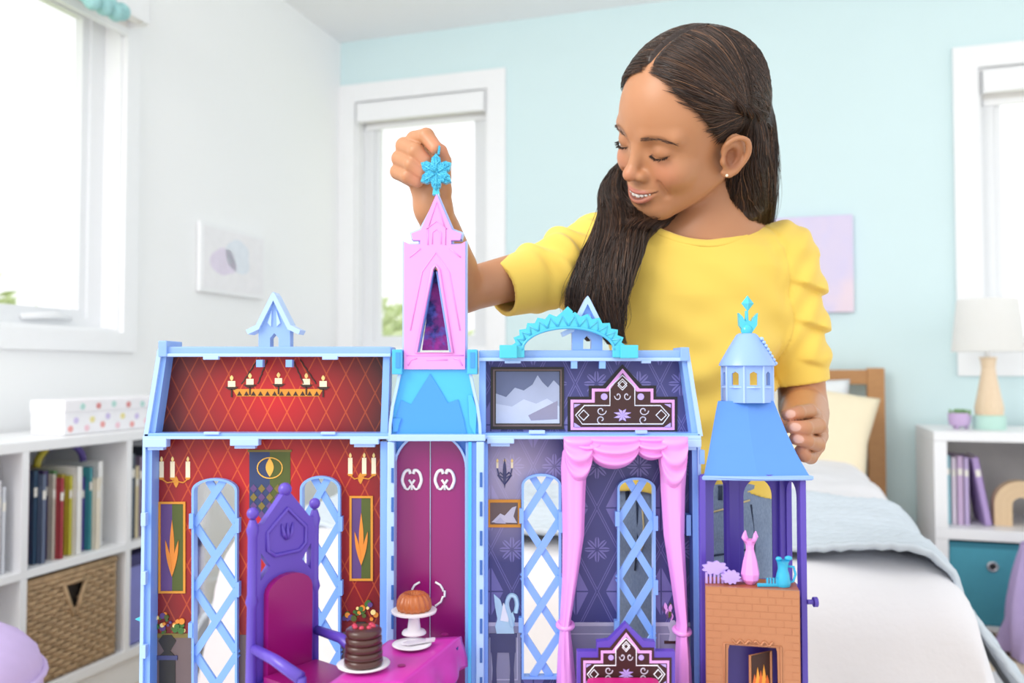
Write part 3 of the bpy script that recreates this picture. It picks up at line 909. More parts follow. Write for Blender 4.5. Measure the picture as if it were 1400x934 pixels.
D = dict(gold='#d9902c', goldl='#f0b54a', bronze='#7a6a2c', dkgreen='#4f5a1f', plum='#5d3f78', flame='#ffd98a', candle='#fbe9c4', dark='#2a2622', brown='#3a1f18', navy='#2c3c66', orange='#e58a2e', leaf='#3f6b2c', grey='#8c8ba6', grl='#b9b6cc', sky='#5f6a8c', range='#a3aecb', snow='#b9c4de', slate='#43456e', ice='#b5d8ec', white='#eef0fb', black='#17131d', pinkl='#e7a8ea', cocoa='#3b1b1a', lav='#bba6ee', silver='#c9c6d6', frame='#6d5a58')
def ink(k): return mat('print_' + k, D[k], .5, var=.10, scale=60)

castle = thing('toy_castle', 'open blue and pink toy castle dollhouse with red and purple rooms', 'dollhouse', CB)
BOT = 1012
BK0, BK1, FR = .797, .800, .781       # wallpaper panel, rim front
def lattice(parent, x0, x1, ytop, ysh, ybot, cross, Y, barw):
    """arched plastic window: frame ring and crossing bars, open between them"""
    xm = (x0 + x1) / 2
    def outline(i):
        return [(x0 + i, ybot - i), (x1 - i, ybot - i)] + [(xm + (x1 - x0 - 2 * i) / 2 * math.cos(PI * k / 14), ysh - (ysh - ytop - i) * math.sin(PI * k / 14)) for k in range(15)]
    CP().poly(outline(0), Y, Y - .006, Y + .004, [outline(3.2)]).out('window_frame', P_BLUE, parent)
    sp = cross[1] - cross[0]
    w = (x1 - x0) / 2 - 2
    for c in cross:
        for sg in (-1, 1):
            b = []
            p0, p1 = (xm - sg * w, c - sp / 2), (xm + sg * w, c + sp / 2)
            t0, t1 = 0.0, 1.0
            if p0[1] < ytop + 4: t0 = (ytop + 4 - p0[1]) / (p1[1] - p0[1])
            if p1[1] > ybot - 2: t1 = (ybot - 2 - p0[1]) / (p1[1] - p0[1])
            if t1 <= t0: continue
            q = lambda tt: at(p0[0] + (p1[0] - p0[0]) * tt, p0[1] + (p1[1] - p0[1]) * tt, Y)
            dy = Vector((0, .0007 * sg - .001, 0))
            CP().bar(q(t0) + dy, q(t1) + dy, .0035, pw(barw), up=(0, 0, 1)).out('lattice_bar', P_BLUE, parent)
    for (hx, hy) in ((x0, ysh + 42), (x1, ysh + 48), (x0 - 1, ysh + 190), (x1, ysh + 135)):
        CP().rect(hx - 3, hy - 11, hx + 3, hy + 9, Y, Y - .007, Y + .003).out('window_clip', P_BLUE, parent)

def arch_hole(x0, x1, ytop, ysh, ybot, i=2):
    xm = (x0 + x1) / 2
    return [(x0 + i, ybot - i), (x1 - i, ybot - i)] + [(xm + (x1 - x0 - 2 * i) / 2 * math.cos(PI * k / 14), ysh - (ysh - ytop - i) * math.sin(PI * k / 14)) for k in range(15)]

# ---------------------------------------------------------------- red dining wing
W = empty('dining_wing', castle)
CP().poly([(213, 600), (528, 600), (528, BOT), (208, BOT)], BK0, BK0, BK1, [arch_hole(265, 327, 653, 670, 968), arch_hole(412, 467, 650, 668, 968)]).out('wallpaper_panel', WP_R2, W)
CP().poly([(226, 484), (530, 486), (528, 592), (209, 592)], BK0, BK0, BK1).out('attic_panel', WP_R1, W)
lattice(W, 265, 327, 653, 670, 968, [673, 761, 849, 937], BK0, 9.5)
lattice(W, 412, 467, 650, 668, 968, [671, 759, 847, 935], BK0, 9)
# rim of the shallow tray
CP().poly([(199, 604), (208, 604), (204, BOT), (194, BOT)], FR, FR, BK1).out('side_rim', P_BLUE, W)
CP().poly([(520, 604), (529, 604), (529, BOT), (519, BOT)], FR, FR, BK1).out('side_rim', P_BLUE, W)
CP().poly([(219, 478), (229, 478), (212, 594), (201, 594)], FR, FR, BK1).out('gable_rim', P_BLUE, W)
CP().poly([(524, 482), (533, 482), (530, 594), (520, 594)], FR, FR, BK1).out('gable_rim', P_BLUE, W)
CP().poly([(217, 478), (223, 478), (204, 596), (198, 596)], FR, FR - .003, FR + .002).out('gable_lip', P_LIGHT, W)
CP().poly([(197, 600), (201, 600), (196, BOT), (191, BOT)], FR, FR - .003, FR + .002).out('side_lip', P_LIGHT, W)
CP().rect(220, 474, 535, 486, FR, FR - .002, BK1 + .012, bev=.0012).out('ridge_beam', P_FROST, W)
CP().rect(221, 483.5, 535, 488, FR, FR - .004, FR, bev=.0008).out('ridge_lip', P_LIGHT, W)
CP().rect(219, 466, 231, 488, FR, FR - .005, BK1 + .013, bev=.001).out('ridge_post', P_FROST, W)
CP().rect(198, 592, 533, 599, FR, FR - .003, BK1, bev=.001).out('floor_beam', P_BLUE, W)
CP().rect(198, 596, 533, 600, FR, FR - .005, FR - .002, bev=.0006).out('floor_lip', P_LIGHT, W)
for x0, x1, y0, y1 in ((199, 231, 600, 611), (317, 356, 600, 609), (480, 519, 600, 607)):
    CP().rect(x0, y0 - 1, x1, y1, FR, FR - .006, FR + .004, bev=.0008).rect(x0 + 5, y1 - 1, x1 - 6, y1 + 4, FR, FR - .003, FR + .004).out('floor_tab', P_LIGHT, W)
for x0, x1 in ((280, 301), (442, 463)): CP().rect(x0, 487, x1, 492, FR, FR - .005, FR, bev=.0006).out('ridge_tab', P_LIGHT, W)
for x0, x1 in ((281, 302), (440, 460)): CP().rect(x0, 590, x1, 594, FR, FR - .005, FR, bev=.0006).out('ridge_tab', P_LIGHT, W)
for y in (700, 780, 880): CP().rect(196, y, 203, y + 18, FR, FR - .006, FR + .004, bev=.0006).out('hinge_tab', P_LIGHT, W)
CP().poly([(181, 849), (199, 842), (199, 857)], FR, FR + .005, FR + .010).out('aqua_tab', P_AQUA, W)
# --- printed decoration of the red wing (flat card print)
Yp = BK0
def pr(outline, key, parent, dz=.0004, name='print', holes=()):
    return CP().poly(outline, Yp, Yp - dz, Yp, holes).out(name, ink(key), parent)
def rectp(x0, y0, x1, y1): return [(x0, y1), (x1, y1), (x1, y0), (x0, y0)]
def lens(cx, y0, y1, w, lean=0.0, n=8):
    L = [(cx + lean * (k / n) + w * math.sin(PI * k / n), y1 + (y0 - y1) * k / n) for k in range(n + 1)]
    R = [(cx + lean * (k / n) - w * math.sin(PI * k / n), y1 + (y0 - y1) * k / n) for k in range(n - 1, 0, -1)]
    return L + R
P = empty('chandelier_print', W)
pr([(318, 532), (442, 532), (436, 542), (324, 542)], 'gold', P, name='ring')
for k in range(12):
    x = 324 + k * 9.6; pr([(x, 541), (x + 7, 541), (x + 3.5, 535)], 'brown', P, .0007, name='triangle')
for x, y in ((317, 529), (342, 526), (381, 525), (419, 526), (442, 529)):
    pr(rectp(x - 5, y - 8, x + 5, y), 'candle', P, .0008, name='candle')
    pr(lens(x, y - 16, y - 8, 2.4), 'flame', P, .0008, name='flame')
    pr([(x - 9, y), (x + 9, y), (x + 4, y + 4), (x - 4, y + 4)], 'brown', P, .0009, name='saucer')
    pr(rectp(x - 1, y + 3, x + 1, y + 14), 'brown', P, .0009, name='bracket')
for x0, x1 in ((330, 352), (352, 365), (432, 410), (415, 400)):
    CP().line([(x0 + (x1 - x0) * k / 8 + (k % 2), 525 - 33 * k / 8) for k in range(9)], Yp - .0004, .0007, 4).out('chain', ink('brown'), P)
def sconce(xs, y, cx, parent):
    P = empty('sconce_print', parent)
    for x in xs:
        pr(rectp(x - 3, y - 22, x + 3, y), 'candle', P, name='candle')
        pr(lens(x, y - 29, y - 21, 1.8), 'flame', P, name='flame')
        pr([(x - 4, y), (x + 4, y), (x + 2, y + 3), (x - 2, y + 3)], 'gold', P, .0007, name='cup')
        CP().line([(x, y + 2), (x + (cx - x) * .4, y + 7), (cx, y + 5)], Yp - .0004, .0007, 4).out('arm', ink('gold'), P)
    pr(lens(cx, y - 2, y + 14, 3.5), 'gold', P, .0006, name='bracket')
sconce((221, 236, 257), 653, 241, W)
sconce((479, 498, 511), 648, 493, W)
# tall framed panels with a plain leaf motif
def leaf_frame(x0, x1, y0, y1, parent):
    P = empty('framed_print', parent)
    pr(rectp(x0, y0, x1, y1), 'gold', P, .0012, 'frame', [rectp(x0 + 3, y0 + 3, x1 - 3, y1 - 3)])
    xm = (x0 + x1) / 2
    pr(rectp(x0 + 3, y0 + 3, xm, y1 - 3), 'plum', P, .0004, 'left_field')
    pr(rectp(xm, y0 + 3, x1 - 3, y1 - 3), 'dkgreen', P, .0004, 'right_field')
    H = y1 - y0
    for li_, (lean, top) in enumerate(((0, .2), (-9, .42), (9, .42))):
        pr(lens(xm, y0 + H * top, y1 - H * .18, 3.2 if lean == 0 else 2.6, lean), 'orange', P, .0008 + .0002 * li_, 'leaf')
leaf_frame(217, 254, 686, 811, W)
leaf_frame(478, 510, 678, 794, W)
# banner with check of lozenges
P = empty('banner_print', W)
pr(rectp(341, 617, 369, 705), 'navy', P, .0004, 'left_field')
pr(rectp(369, 617, 397, 705), 'dkgreen', P, .0004, 'right_field')
pr(rectp(339, 615, 399, 618), 'bronze', P, .0009, 'banner_rod')
for r in range(4):
    for c in range(5):
        x, y = 347 + c * 11, 668 + r * 12
        pr([(x - 5, y), (x, y + 6), (x + 5, y), (x, y - 6)], ('plum', 'bronze')[(r + c) % 2], P, .0008, 'lozenge')
pr(lens(369, 626, 652, 5.5), 'goldl', P, .0008, 'oval')
CP().line([(369 + 17 * math.cos(2 * PI * k / 24), 640 + 14 * math.sin(2 * PI * k / 24)) for k in range(24)], Yp - .0005, .0007, 4, True).out('ring', ink('goldl'), P)
# wainscot and flower urns
pr(rectp(208, 868, 264, BOT), 'frame', W, .0003, 'wainscot_print'); pr(rectp(328, 868, 411, BOT), 'frame', W, .0003, 'wainscot_print'); pr(rectp(468, 864, 527, BOT), 'frame', W, .0003, 'wainscot_print')
for x0, x1 in ((208, 264), (468, 527)): pr(rectp(x0, 866, x1, 872), 'bronze', W, .0006, 'rail_print')
def urn(cx, y, s, parent, seed):
    P = empty('flower_urn_print', parent); rnd = random.Random(seed)
    pr([(cx - 10 * s, y + 28 * s), (cx + 10 * s, y + 28 * s), (cx + 4 * s, y + 22 * s), (cx + 12 * s, y + 8 * s), (cx + 6 * s, y), (cx - 6 * s, y), (cx - 12 * s, y + 8 * s), (cx - 4 * s, y + 22 * s)], 'dark', P, .0011, 'vase')
    pr(rectp(cx - 14 * s, y + 28 * s, cx + 14 * s, y + 34 * s), 'slate', P, .0013, 'plinth_cap'); pr(rectp(cx - 11 * s, y + 34 * s, cx + 11 * s, y + 90 * s), 'dark', P, .0009, 'plinth')
    for k in range(26):
        a = rnd.uniform(.15, PI - .15); r = rnd.uniform(6, 26) * s
        x, yy = cx + r * math.cos(a), y - r * math.sin(a) * 1.15
        key = ('leaf', 'orange', 'leaf', 'flame', 'dkgreen', 'plum')[k % 6]
        CP().disc(x, yy, rnd.uniform(1.8, 4.6) * s, Yp, Yp - .0010 - .00004 * k, Yp, 9).out('blossom', ink(key), P)
urn(229, 868, 1, W, 1); urn(494, 850, .95, W, 2)
# ---------------------------------------------------------------- rooftop lucarnes
def lucarne(cx, ybase, s, parent, Y, m_):
    P = empty('roof_lucarne', parent)
    q = lambda l: [(cx + a * s, ybase + b * s) for a, b in l]
    hole = [(-6, -3), (6, -3), (6, -16), (0, -23), (-6, -16)]
    CP().poly(q([(-22, 2), (22, 2), (22, -34), (0, -70), (-22, -34)]), Y, Y, Y + .012, [q(hole)]).out('front', m_, P)
    for sg in (-1, 1):
        CP().poly(q([(0, -80), (sg * 3, -76), (sg * 24, -34), (sg * 38, -27), (sg * 35, -21), (sg * 20, -28), (0, -68)]), Y, Y - .004, Y + .016).out('gable_board', P_LIGHT, P)
        CP().poly(q([(sg * 4, -32), (sg * 9, -37), (sg * 3, -55)]), Y, Y - .0015, Y).out('relief', P_LIGHT, P)
    CP().rect(cx - 24 * s, ybase + 14, cx - 15 * s, ybase + 24, FR, FR - .003, FR + .004).out('clip', P_BLUE, P)
    CP().rect(cx + 17 * s, ybase + 14, cx + 26 * s, ybase + 24, FR, FR - .003, FR + .004).out('clip', P_BLUE, P)
lucarne(375, 478, .98, W, .780, P_FROST)

# ---------------------------------------------------------------- gate tower in the middle
G = empty('gate_tower', castle)
def dooro(x0, x1, i=0): return [(x0 + i, BOT), (x1 - i, BOT)] + [((x0 + x1) / 2 + (x1 - x0 - 2 * i) / 2 * math.cos(PI * k / 18), 640 - (50 - i) * math.sin(PI * k / 18)) for k in range(19)]
CP().poly([(530, 600), (660, 600), (660, BOT), (530, BOT)], .786, .786, .796, [dooro(541, 636)]).out('gate_wall', P_DEEP, G)
CP().poly(dooro(538, 639), .784, .781, .788, [dooro(538, 639, 3)]).out('arch_trim', P_LIGHT, G)
for side, (a, b) in enumerate(((541, 587.5), (588.5, 636))):
    hw = (636 - 541) / 2; xm = 588.5
    arc = [(xm + hw * math.cos(PI * k / 36), 640 - 50 * math.sin(PI * k / 36)) for k in range(37)]
    arc = [p for p in arc if a <= p[0] <= b] + ([(a, 590.2)] if side else [(b, 590.2)])
    arc.sort(key=lambda p: -p[0])
    leaf = CP().poly([(a, BOT), (b, BOT)] + arc, .791, .790, .794).out('door_leaf', P_MAG, G)
    cx = (563, 608)[side]; sg = (-1, 1)[side]
    o = CP()   # open-work scroll ornament, mirrored halves
    for m_ in (-1, 1):
        o.line([(cx + m_ * 1.5, 664), (cx + m_ * 5, 669), (cx + m_ * 9, 668)], .7895, .0011, 6, soft=4)
        o.line([(cx + m_ * 9 , 668), (cx + m_ * 13, 657), (cx + m_ * 10, 646), (cx + m_ * 4, 643), (cx + m_ * 2, 648)], .7895, .0016, 6, soft=5)
    o.line([(cx, 670), (cx, 662), (cx - 4, 656)], .7895, .0012, 6).line([(cx, 662), (cx + 4, 656)], .7895, .0012, 6)
    o.out('scroll_ornament', P_WHITE, leaf, smooth=True)
    hx = (572, 597)[side]
    arc2 = [(hx - sg * 2, 796), (hx + sg * 5, 800), (hx + sg * 8.5, 806), (hx + sg * 8.5, 808), (hx + sg * 11, 808), (hx + sg * 11, 816), (hx + sg * 8.5, 816), (hx + sg * 6, 823), (hx - sg * 2, 829)]
    CP().line(arc2, .789, .0011, 6).out('door_handle', P_WHITE, leaf, smooth=True)
CP().rect(587.6, 592, 588.6, BOT, .789, .7885, .7905).out('door_gap_strip', P_LIGHT, G)
# side columns with hinge slots
for x0, x1, lx in ((528, 540, 520), (636, 663, 660)):
    CP().rect(x0, 604, x1, BOT, .775, .772, .798, bev=.001).out('column', P_LIGHT if x0 < 600 else P_BLUE, G)
CP().rect(640, 604, 645, BOT, .772, .768, .776).out('column_rib', P_CYAN, G)
CP().rect(651, 604, 662, BOT, .770, .766, .776, bev=.0008).out('column_rib', P_LIGHT, G)
for k in range(9):
    y = 640 + k * 40
    CP().rect(535, y, 538.5, y + 20, .772, .7712, .7725).out('hinge_slot', P_DARKSLOT, G)
    CP().rect(656, y + 6, 659.5, y + 26, .766, .7652, .7665).out('hinge_slot', P_DARKSLOT, G)
CP().rect(534, 594, 664, 603, .772, .768, .798, bev=.001).out('cornice', P_LIGHT, G)
# bell-shaped icy storey
def bell(m, cx, prof, Y, a, b):
    L = [(cx - w, y) for w, y in prof]; R = [(cx + w, y) for w, y in reversed(prof)]
    return m.poly(L[::-1] + R[::-1] if False else L + R, Y, a, b)
prof = [(47, 490), (47, 506), (52, 530), (58, 556), (61, 580), (62, 603)]
bell(CP(), 595, prof, .782, .780, .797).out('icy_storey', P_CYAN, G)
CP().poly([(543, 596), (541, 574), (549, 547), (562, 553), (573, 535), (588, 511), (603, 535), (612, 551), (626, 546), (634, 574), (638, 596)], .780, .7785, .780).out('peak_relief', P_DEEP, G)
CP().poly([(538, 590), (536, 572), (549, 572), (546, 580), (544, 590)], .7785, .777, .7785).out('corbel', P_DEEP, G)
CP().poly([(650, 596), (652, 560), (645, 540), (640, 540), (642, 580)], .7785, .777, .7785).out('corbel', P_CYAN_T, G)
for sg in (-1, 1):
    CP().rect(595 + sg * 51 - 7, 478, 595 + sg * 51 + 7, 512, .778, .772, .797, bev=.001).out('side_pier', P_CYAN, G)
    CP().rect(595 + sg * 51 - 3, 482, 595 + sg * 51 + 3, 503, .772, .7712, .773).out('pier_slot', P_DEEP, G)
    Lp = [(595 + sg * (w + 2), y) for w, y in prof]; Rp = [(595 + sg * (w - 2), y) for w, y in reversed(prof)]
    CP().poly(Lp + Rp, .778, .775, .781).out('bell_edge', P_LIGHT, G)
# pink upper tower
body = [(553, 505), (636, 505), (636, 331), (629, 335), (617, 335), (617, 329), (629, 329), (631, 320), (618, 315), (597, 266), (576, 315), (563, 320), (565, 329), (575, 329), (575, 335), (561, 335), (553, 331)]
slot = [(569, 482), (619, 482), (600, 368), (595.5, 363), (591, 368)]
def grow(poly, k):
    cx = sum(p[0] for p in poly) / len(poly); cy = sum(p[1] for p in poly) / len(poly)
    return [(p[0] + (k if p[0] > cx else -k), p[1] + (0 if p[1] > cy else -k * .7)) for p in poly]
CP().poly(grow(body, 2.6), .782, .7815, .797, [slot]).out('tower_shell', P_LIGHT, G)
CP().poly(body, .780, .777, .7815, [slot]).out('tower_front', P_PINK, G)
CP().poly([(577, 479), (613, 479), (599, 372), (595.5, 368), (592, 372)], .7945, .794, .796).out('galaxy_card', watercolor('galaxy_print', '#26246b', ('#c13a9e', '#5d6fd0'), 45), G)
for a, b in (((571, 481), (592, 372)), ((617, 481), (599, 372))):
    CP().bar(at(a[0], a[1], .786), at(b[0], b[1], .786), .003, .012, up=(0, 1, 0)).out('slot_rib', P_BLUE, G)
rl = CP()
for path in ([(561, 452), (577, 372), (596, 345), (614, 372), (629, 452)], [(556, 486), (634, 486)], [(560, 352), (575, 340)], [(630, 352), (615, 340)], [(585, 335), (585, 313), (583, 313), (597, 302), (611, 313), (609, 313), (609, 335)], [(591, 334), (591, 318), (597, 313), (603, 318), (603, 334)], [(586, 310), (597, 276), (608, 310)], [(583, 492), (612, 492)], [(558, 500), (562, 492), (570, 490)], [(632, 500), (628, 492), (620, 490)]):
    rl.line(path, .777, .0007, 5)
rl.out('raised_lines', P_PINK, G, smooth=True)
CP().line([(569, 482.5), (619, 482.5), (600, 368), (595.5, 362.5), (591, 368)], .7765, .0014, 6, True).out('slot_trim', P_PINK, G, smooth=True)

# ---------------------------------------------------------------- purple bedroom wing
V = empty('bedroom_wing', castle)
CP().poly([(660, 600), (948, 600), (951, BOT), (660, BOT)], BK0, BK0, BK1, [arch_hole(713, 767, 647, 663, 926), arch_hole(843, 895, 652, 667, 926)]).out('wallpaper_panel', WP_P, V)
CP().poly([(660, 486), (932, 484), (948, 592), (660, 592)], BK0, BK0, BK1).out('attic_panel', WP_P2, V)
lattice(V, 713, 767, 647, 663, 926, [671, 749, 827, 905], BK0, 9.5)
lattice(V, 843, 895, 652, 667, 926, [673, 751, 829, 907], BK0, 9.5)
CP().poly([(658, 604), (667, 604), (667, BOT), (658, BOT)], FR, FR, BK1).out('side_rim', P_BLUE, V)
CP().poly([(946, 604), (955, 604), (959, BOT), (950, BOT)], FR, FR, BK1).out('side_rim', P_BLUE, V)
CP().poly([(655, 482), (664, 482), (664, 594), (655, 594)], FR, FR, BK1).out('gable_rim', P_BLUE, V)
CP().poly([(930, 478), (940, 478), (957, 594), (946, 594)], FR, FR, BK1).out('gable_rim', P_BLUE, V)
CP().poly([(936, 478), (941, 478), (960, 596), (954, 596)], FR, FR - .003, FR + .002).out('gable_lip', P_LIGHT, V)
CP().poly([(953, 600), (957, 600), (961, BOT), (956, BOT)], FR, FR - .003, FR + .002).out('side_lip', P_LIGHT, V)
CP().rect(655, 479, 938, 490, FR, FR - .002, BK1 + .012, bev=.0012).out('ridge_beam', P_FROST, V)
CP().rect(655, 489, 938, 494, FR, FR - .004, FR, bev=.0008).out('ridge_lip', P_LIGHT, V)
CP().rect(929, 475, 941, 494, FR, FR - .005, BK1 + .013, bev=.001).out('ridge_post', P_FROST, V)
CP().rect(655, 592, 957, 598, FR, FR - .003, BK1, bev=.001).out('floor_beam', P_BLUE, V)
CP().rect(655, 595, 957, 600, FR, FR - .005, FR - .002, bev=.0006).out('floor_lip', P_LIGHT, V)
for x0, x1, y0, y1 in ((666, 703, 598, 606), (930, 957, 600, 611)):
    CP().rect(x0, y0, x1, y1, FR, FR - .006, FR + .004, bev=.0008).rect(x0 + 5, y1 - 1, x1 - 6, y1 + 4, FR, FR - .003, FR + .004).out('floor_tab', P_LIGHT, V)
for x0, x1 in ((876, 889), (690, 712)): CP().rect(x0, 493, x1, 497, FR, FR - .005, FR, bev=.0006).out('ridge_tab', P_LIGHT, V)
for x0, x1 in ((723, 745), (868, 884)): CP().rect(x0, 588, x1, 593, FR, FR - .005, FR, bev=.0006).out('ridge_tab', P_LIGHT, V)
for k in range(9):
    CP().rect(955, 615 + 40 * k, 962, 634 + 40 * k, FR, FR - .0045, FR + .004, bev=.0005).out('hinge_knuckle', P_LIGHT if k % 2 else P_BLUE, V)
lucarne(803, 480, .94, V, .783, P_BLUE)
# prints of the attic: landscape and stepped panel
P = empty('landscape_print', V)
pr(rectp(671, 502, 771, 587), 'dark', P, .0012, 'frame', [rectp(678, 508, 765, 579)])
pr(rectp(674, 505, 768, 583), 'frame', P, .0018, 'frame_edge', [rectp(676.5, 507, 766, 580.5)])
pr(rectp(677, 507, 766, 580), 'sky', P, .0003, 'sky')
pr([(678, 579), (765, 579), (765, 528), (757, 520), (749, 530), (741, 522), (735, 513), (728, 526), (716, 534), (704, 530), (692, 543), (678, 538)], 'range', P, .0005, 'far_range')
pr([(678, 579), (765, 579), (765, 556), (748, 545), (733, 552), (716, 546), (700, 556), (678, 552)], 'snow', P, .0007, 'snowfield')
pr([(722, 568), (762, 548), (762, 573), (726, 575)], 'grey', P, .0009, 'shadowed_slope')
def stepped(cx, y0, y1, hw, parent, Y, dz, base='black'):
    """stepped gable panel with pink outline, lines and lozenges"""
    H = y1 - y0
    def out(i):
        S = hw / 75.0
        L = [(-75, 0), (75, 0), (75, -49), (46, -49), (46, -64), (27, -64), (0, -93), (-27, -64), (-46, -64), (-46, -49), (-75, -49)]
        r = []
        for a, b in L:
            a2 = a - math.copysign(i, a) if a else 0
            b2 = b - i if b == 0 else b + i * (1.5 if b == -93 else 1)
            r.append((cx + a2 * S, y1 + b2 * H / 93.0))
        return r
    def pp(o, key, d, name, holes=()): CP().poly(o, Y, Y - d, Y, holes).out(name, ink(key), parent)
    pp(out(0), base, dz, 'board')
    pp(out(4), 'pinkl', dz + .0005, 'outline')
    pp(out(8), 'cocoa', dz + .0009, 'field')
    S, T = hw / 75.0, H / 93.0
    q = lambda l: [(cx + a * S, y1 + b * T) for a, b in l]
    YY = Y - dz - .0010
    CP().line(q([(-55, -12), (-64, -24), (-52, -37), (-17, -37), (-17, -62), (0, -78), (17, -62), (17, -37), (52, -37), (64, -24), (55, -12)]), YY, .0006, 4, True).out('thin_line', ink('white'), parent)
    for sg in (-1, 1):
        CP().disc(cx + sg * 25 * S, y1 - 49 * T, 4.6 * S, YY, YY - .0003, YY + .0004).out('dot', ink('lav'), parent)
        CP().line(q([(sg * 60, -24), (sg * 53, -31), (sg * 46, -24), (sg * 53, -17)]), YY, .0006, 4, True).out('lozenge_line', ink('white'), parent)
        CP().poly(q([(sg * 66, -34), (sg * 66, -39), (sg * 57, -39)]), YY, YY - .0003, YY + .0004).poly(q([(sg * 66, -14), (sg * 66, -8), (sg * 57, -8)]), YY, YY - .0003, YY + .0004).out('corner', ink('lav'), parent)
        for k in range(2):
            c0 = (sg * 29, -24 + (k * 2 - 1) * 6)
            CP().line(q([(c0[0] + (7 - j * .45) * math.cos(j * .55 + k), c0[1] + (6.5 - j * .42) * math.sin(j * .55 + k)) for j in range(13)]), YY, .0006, 4).out('curl', ink('silver'), parent)
        CP().line(q([(sg * 6 + sg * (5 - j * .35) * math.cos(j * .55), -50 + (6 - j * .38) * math.sin(j * .55)) for j in range(12)]), YY, .0006, 4).out('curl', ink('silver'), parent)
    for k in range(8):
        a = PI * k / 4 + PI / 8
        CP().poly(q([(0, -24), (6 * math.cos(a - .32), -24 - 6 * math.sin(a - .32)), (13 * math.cos(a), -24 - 9 * math.sin(a)), (6 * math.cos(a + .32), -24 - 6 * math.sin(a + .32))]), YY, YY - .0003, YY + .0004).out('petal', ink('lav'), parent)
    CP().line(q([(0, -73), (6, -67), (0, -61), (-6, -67)]), YY, .0006, 4, True).line(q([(0, -70), (6, -64), (0, -58), (-6, -64)]), YY, .0006, 4, True).out('lozenge_line', ink('white'), parent)
P = empty('stepped_panel_print', V)
stepped(851, 498, 592, 75, P, Yp, .0006)
# prints of the bedroom
pr(rectp(668, 852, 712, BOT), 'grey', V, .0003, 'wainscot_print'); pr(rectp(768, 852, 842, BOT), 'grey', V, .0003, 'wainscot_print'); pr(rectp(896, 852, 948, BOT), 'grey', V, .0003, 'wainscot_print')
for x0, x1 in ((668, 712), (768, 842), (896, 948)):
    pr(rectp(x0, 851, x1, 856), 'grl', V, .0006, 'rail_print'); pr(rectp(x0 + 4, 866, x1 - 4, 930), 'grl', V, .0005, 'panel_line', [rectp(x0 + 5.5, 867.5, x1 - 5.5, 928.5)])
P = empty('sconce_print', V)
for x in (680, 690, 700):
    pr(rectp(x - 1.5, 632, x + 1.5, 640), 'candle', P, name='candle'); pr(lens(x, 627, 633, 1.6), 'flame', P, name='flame')
    CP().line([(x, 641), (x + (690 - x) * .2, 650), (690, 655)], Yp - .0004, .0008, 4).out('arm', ink('slate'), P)
pr(lens(690, 626, 668, 2.6), 'slate', P, .0006, 'stem')
CP().line([(690, 652), (684, 646), (681, 650), (686, 657), (690, 663), (694, 657), (699, 650), (696, 646)], Yp - .0005, .0008, 4, True).out('heart_scroll', ink('slate'), P)
P = empty('small_picture_print', V)
pr(rectp(666, 683, 712, 721), 'gold', P, .0012, 'frame', [rectp(670, 687, 708, 717)]); pr(rectp(669, 686, 709, 718), 'frame', P, .0004, 'field')
pr([(672, 714), (684, 702), (690, 705), (700, 694), (706, 692), (702, 706), (707, 715)], 'silver', P, .0006, 'pale_shape'); pr([(676, 715), (684, 707), (692, 716)], 'grl', P, .0008, 'pale_shape')
P = empty('ice_bird_print', V)
pr([(679, 866), (703, 866), (702, 858), (704, 846), (701, 836), (697, 842), (690, 838), (684, 820), (675, 812), (677, 830), (680, 846), (677, 856)], 'ice', P, .0011, 'body')
CP().line([(701, 856), (697, 842), (693, 826), (697, 815), (704, 816), (707, 826), (705, 838)], Yp - .0008, .0022, 6, soft=5).out('neck', ink('ice'), P)
pr([(684, 848), (688, 824), (697, 834), (695, 850)], 'white', P, .0015, 'wing')
P = empty('stand_print', V)
pr(rectp(669, 866, 707, 871), 'slate', P, .0013, 'top'); pr(rectp(671, 871, 705, 892), 'slate', P, .0010, 'drawer')
for x in (676, 700): pr([(x - 4, 892), (x + 4, 892), (x + 2.5, 915), (x + 4, 950), (x - 4, 950), (x - 2.5, 915)], 'slate', P, .0008, 'leg')
P = empty('flower_vase_print', V)
pr([(914, 876), (926, 876), (925, 866), (927, 856), (922, 848), (917, 848), (913, 856), (916, 866)], 'grl', P, .0011, 'vase')
rnd = random.Random(6)
for k in range(14):
    a = rnd.uniform(.3, 2.8); r = rnd.uniform(4, 22)
    pr(lens(916 + r * .7 * math.cos(a), 846 - r * math.sin(a) - 5, 848 - r * math.sin(a) + 4, 2.4, rnd.uniform(-3, 3)), ('plum', 'pinkl', 'dkgreen')[k % 3], P, .0006 + .00005 * k, 'blossom')
pr(rectp(908, 876, 932, 880), 'cocoa', P, .0007, 'shelf')

# pink plastic curtain with swags
K = empty('curtain', V)
def drape(rows, name, seed):
    """rows: (y, x0, x1) pixel edges; a fluted half-round hanging"""
    m = CP(); n = 26; vs = []; Yc = .768
    rows2 = []
    for i in range(len(rows) - 1):
        for k in range(5):
            f = k / 5; f = f
            rows2.append(tuple(a + (b - a) * f for a, b in zip(rows[i], rows[i + 1])))
    rows2.append(rows[-1])
    for y, x0, x1 in rows2:
        a, b = at(x0, y, Yc), at(x1, y, Yc)
        cx, hw = (a.x + b.x) / 2, (b.x - a.x) / 2
        for k in range(n):
            th = 2 * PI * k / n
            rr = 1 + .07 * math.cos(6 * th + seed) * (1 if math.sin(th) < 0 else 0)
            vs.append((cx + hw * math.cos(th) * rr, Yc + .012 + .0135 * math.sin(th) * rr, a.z))
    fs = []
    for i in range(len(rows2) - 1):
        for k in range(n):
            l = (k + 1) % n; fs.append((i * n + k, i * n + l, (i + 1) * n + l, (i + 1) * n + k))
    fs.append(tuple(range(n))); fs.append(tuple((len(rows2) - 1) * n + k for k in range(n - 1, -1, -1)))
    m.add(vs, fs); return m.out(name, P_PINK, K, smooth=50)
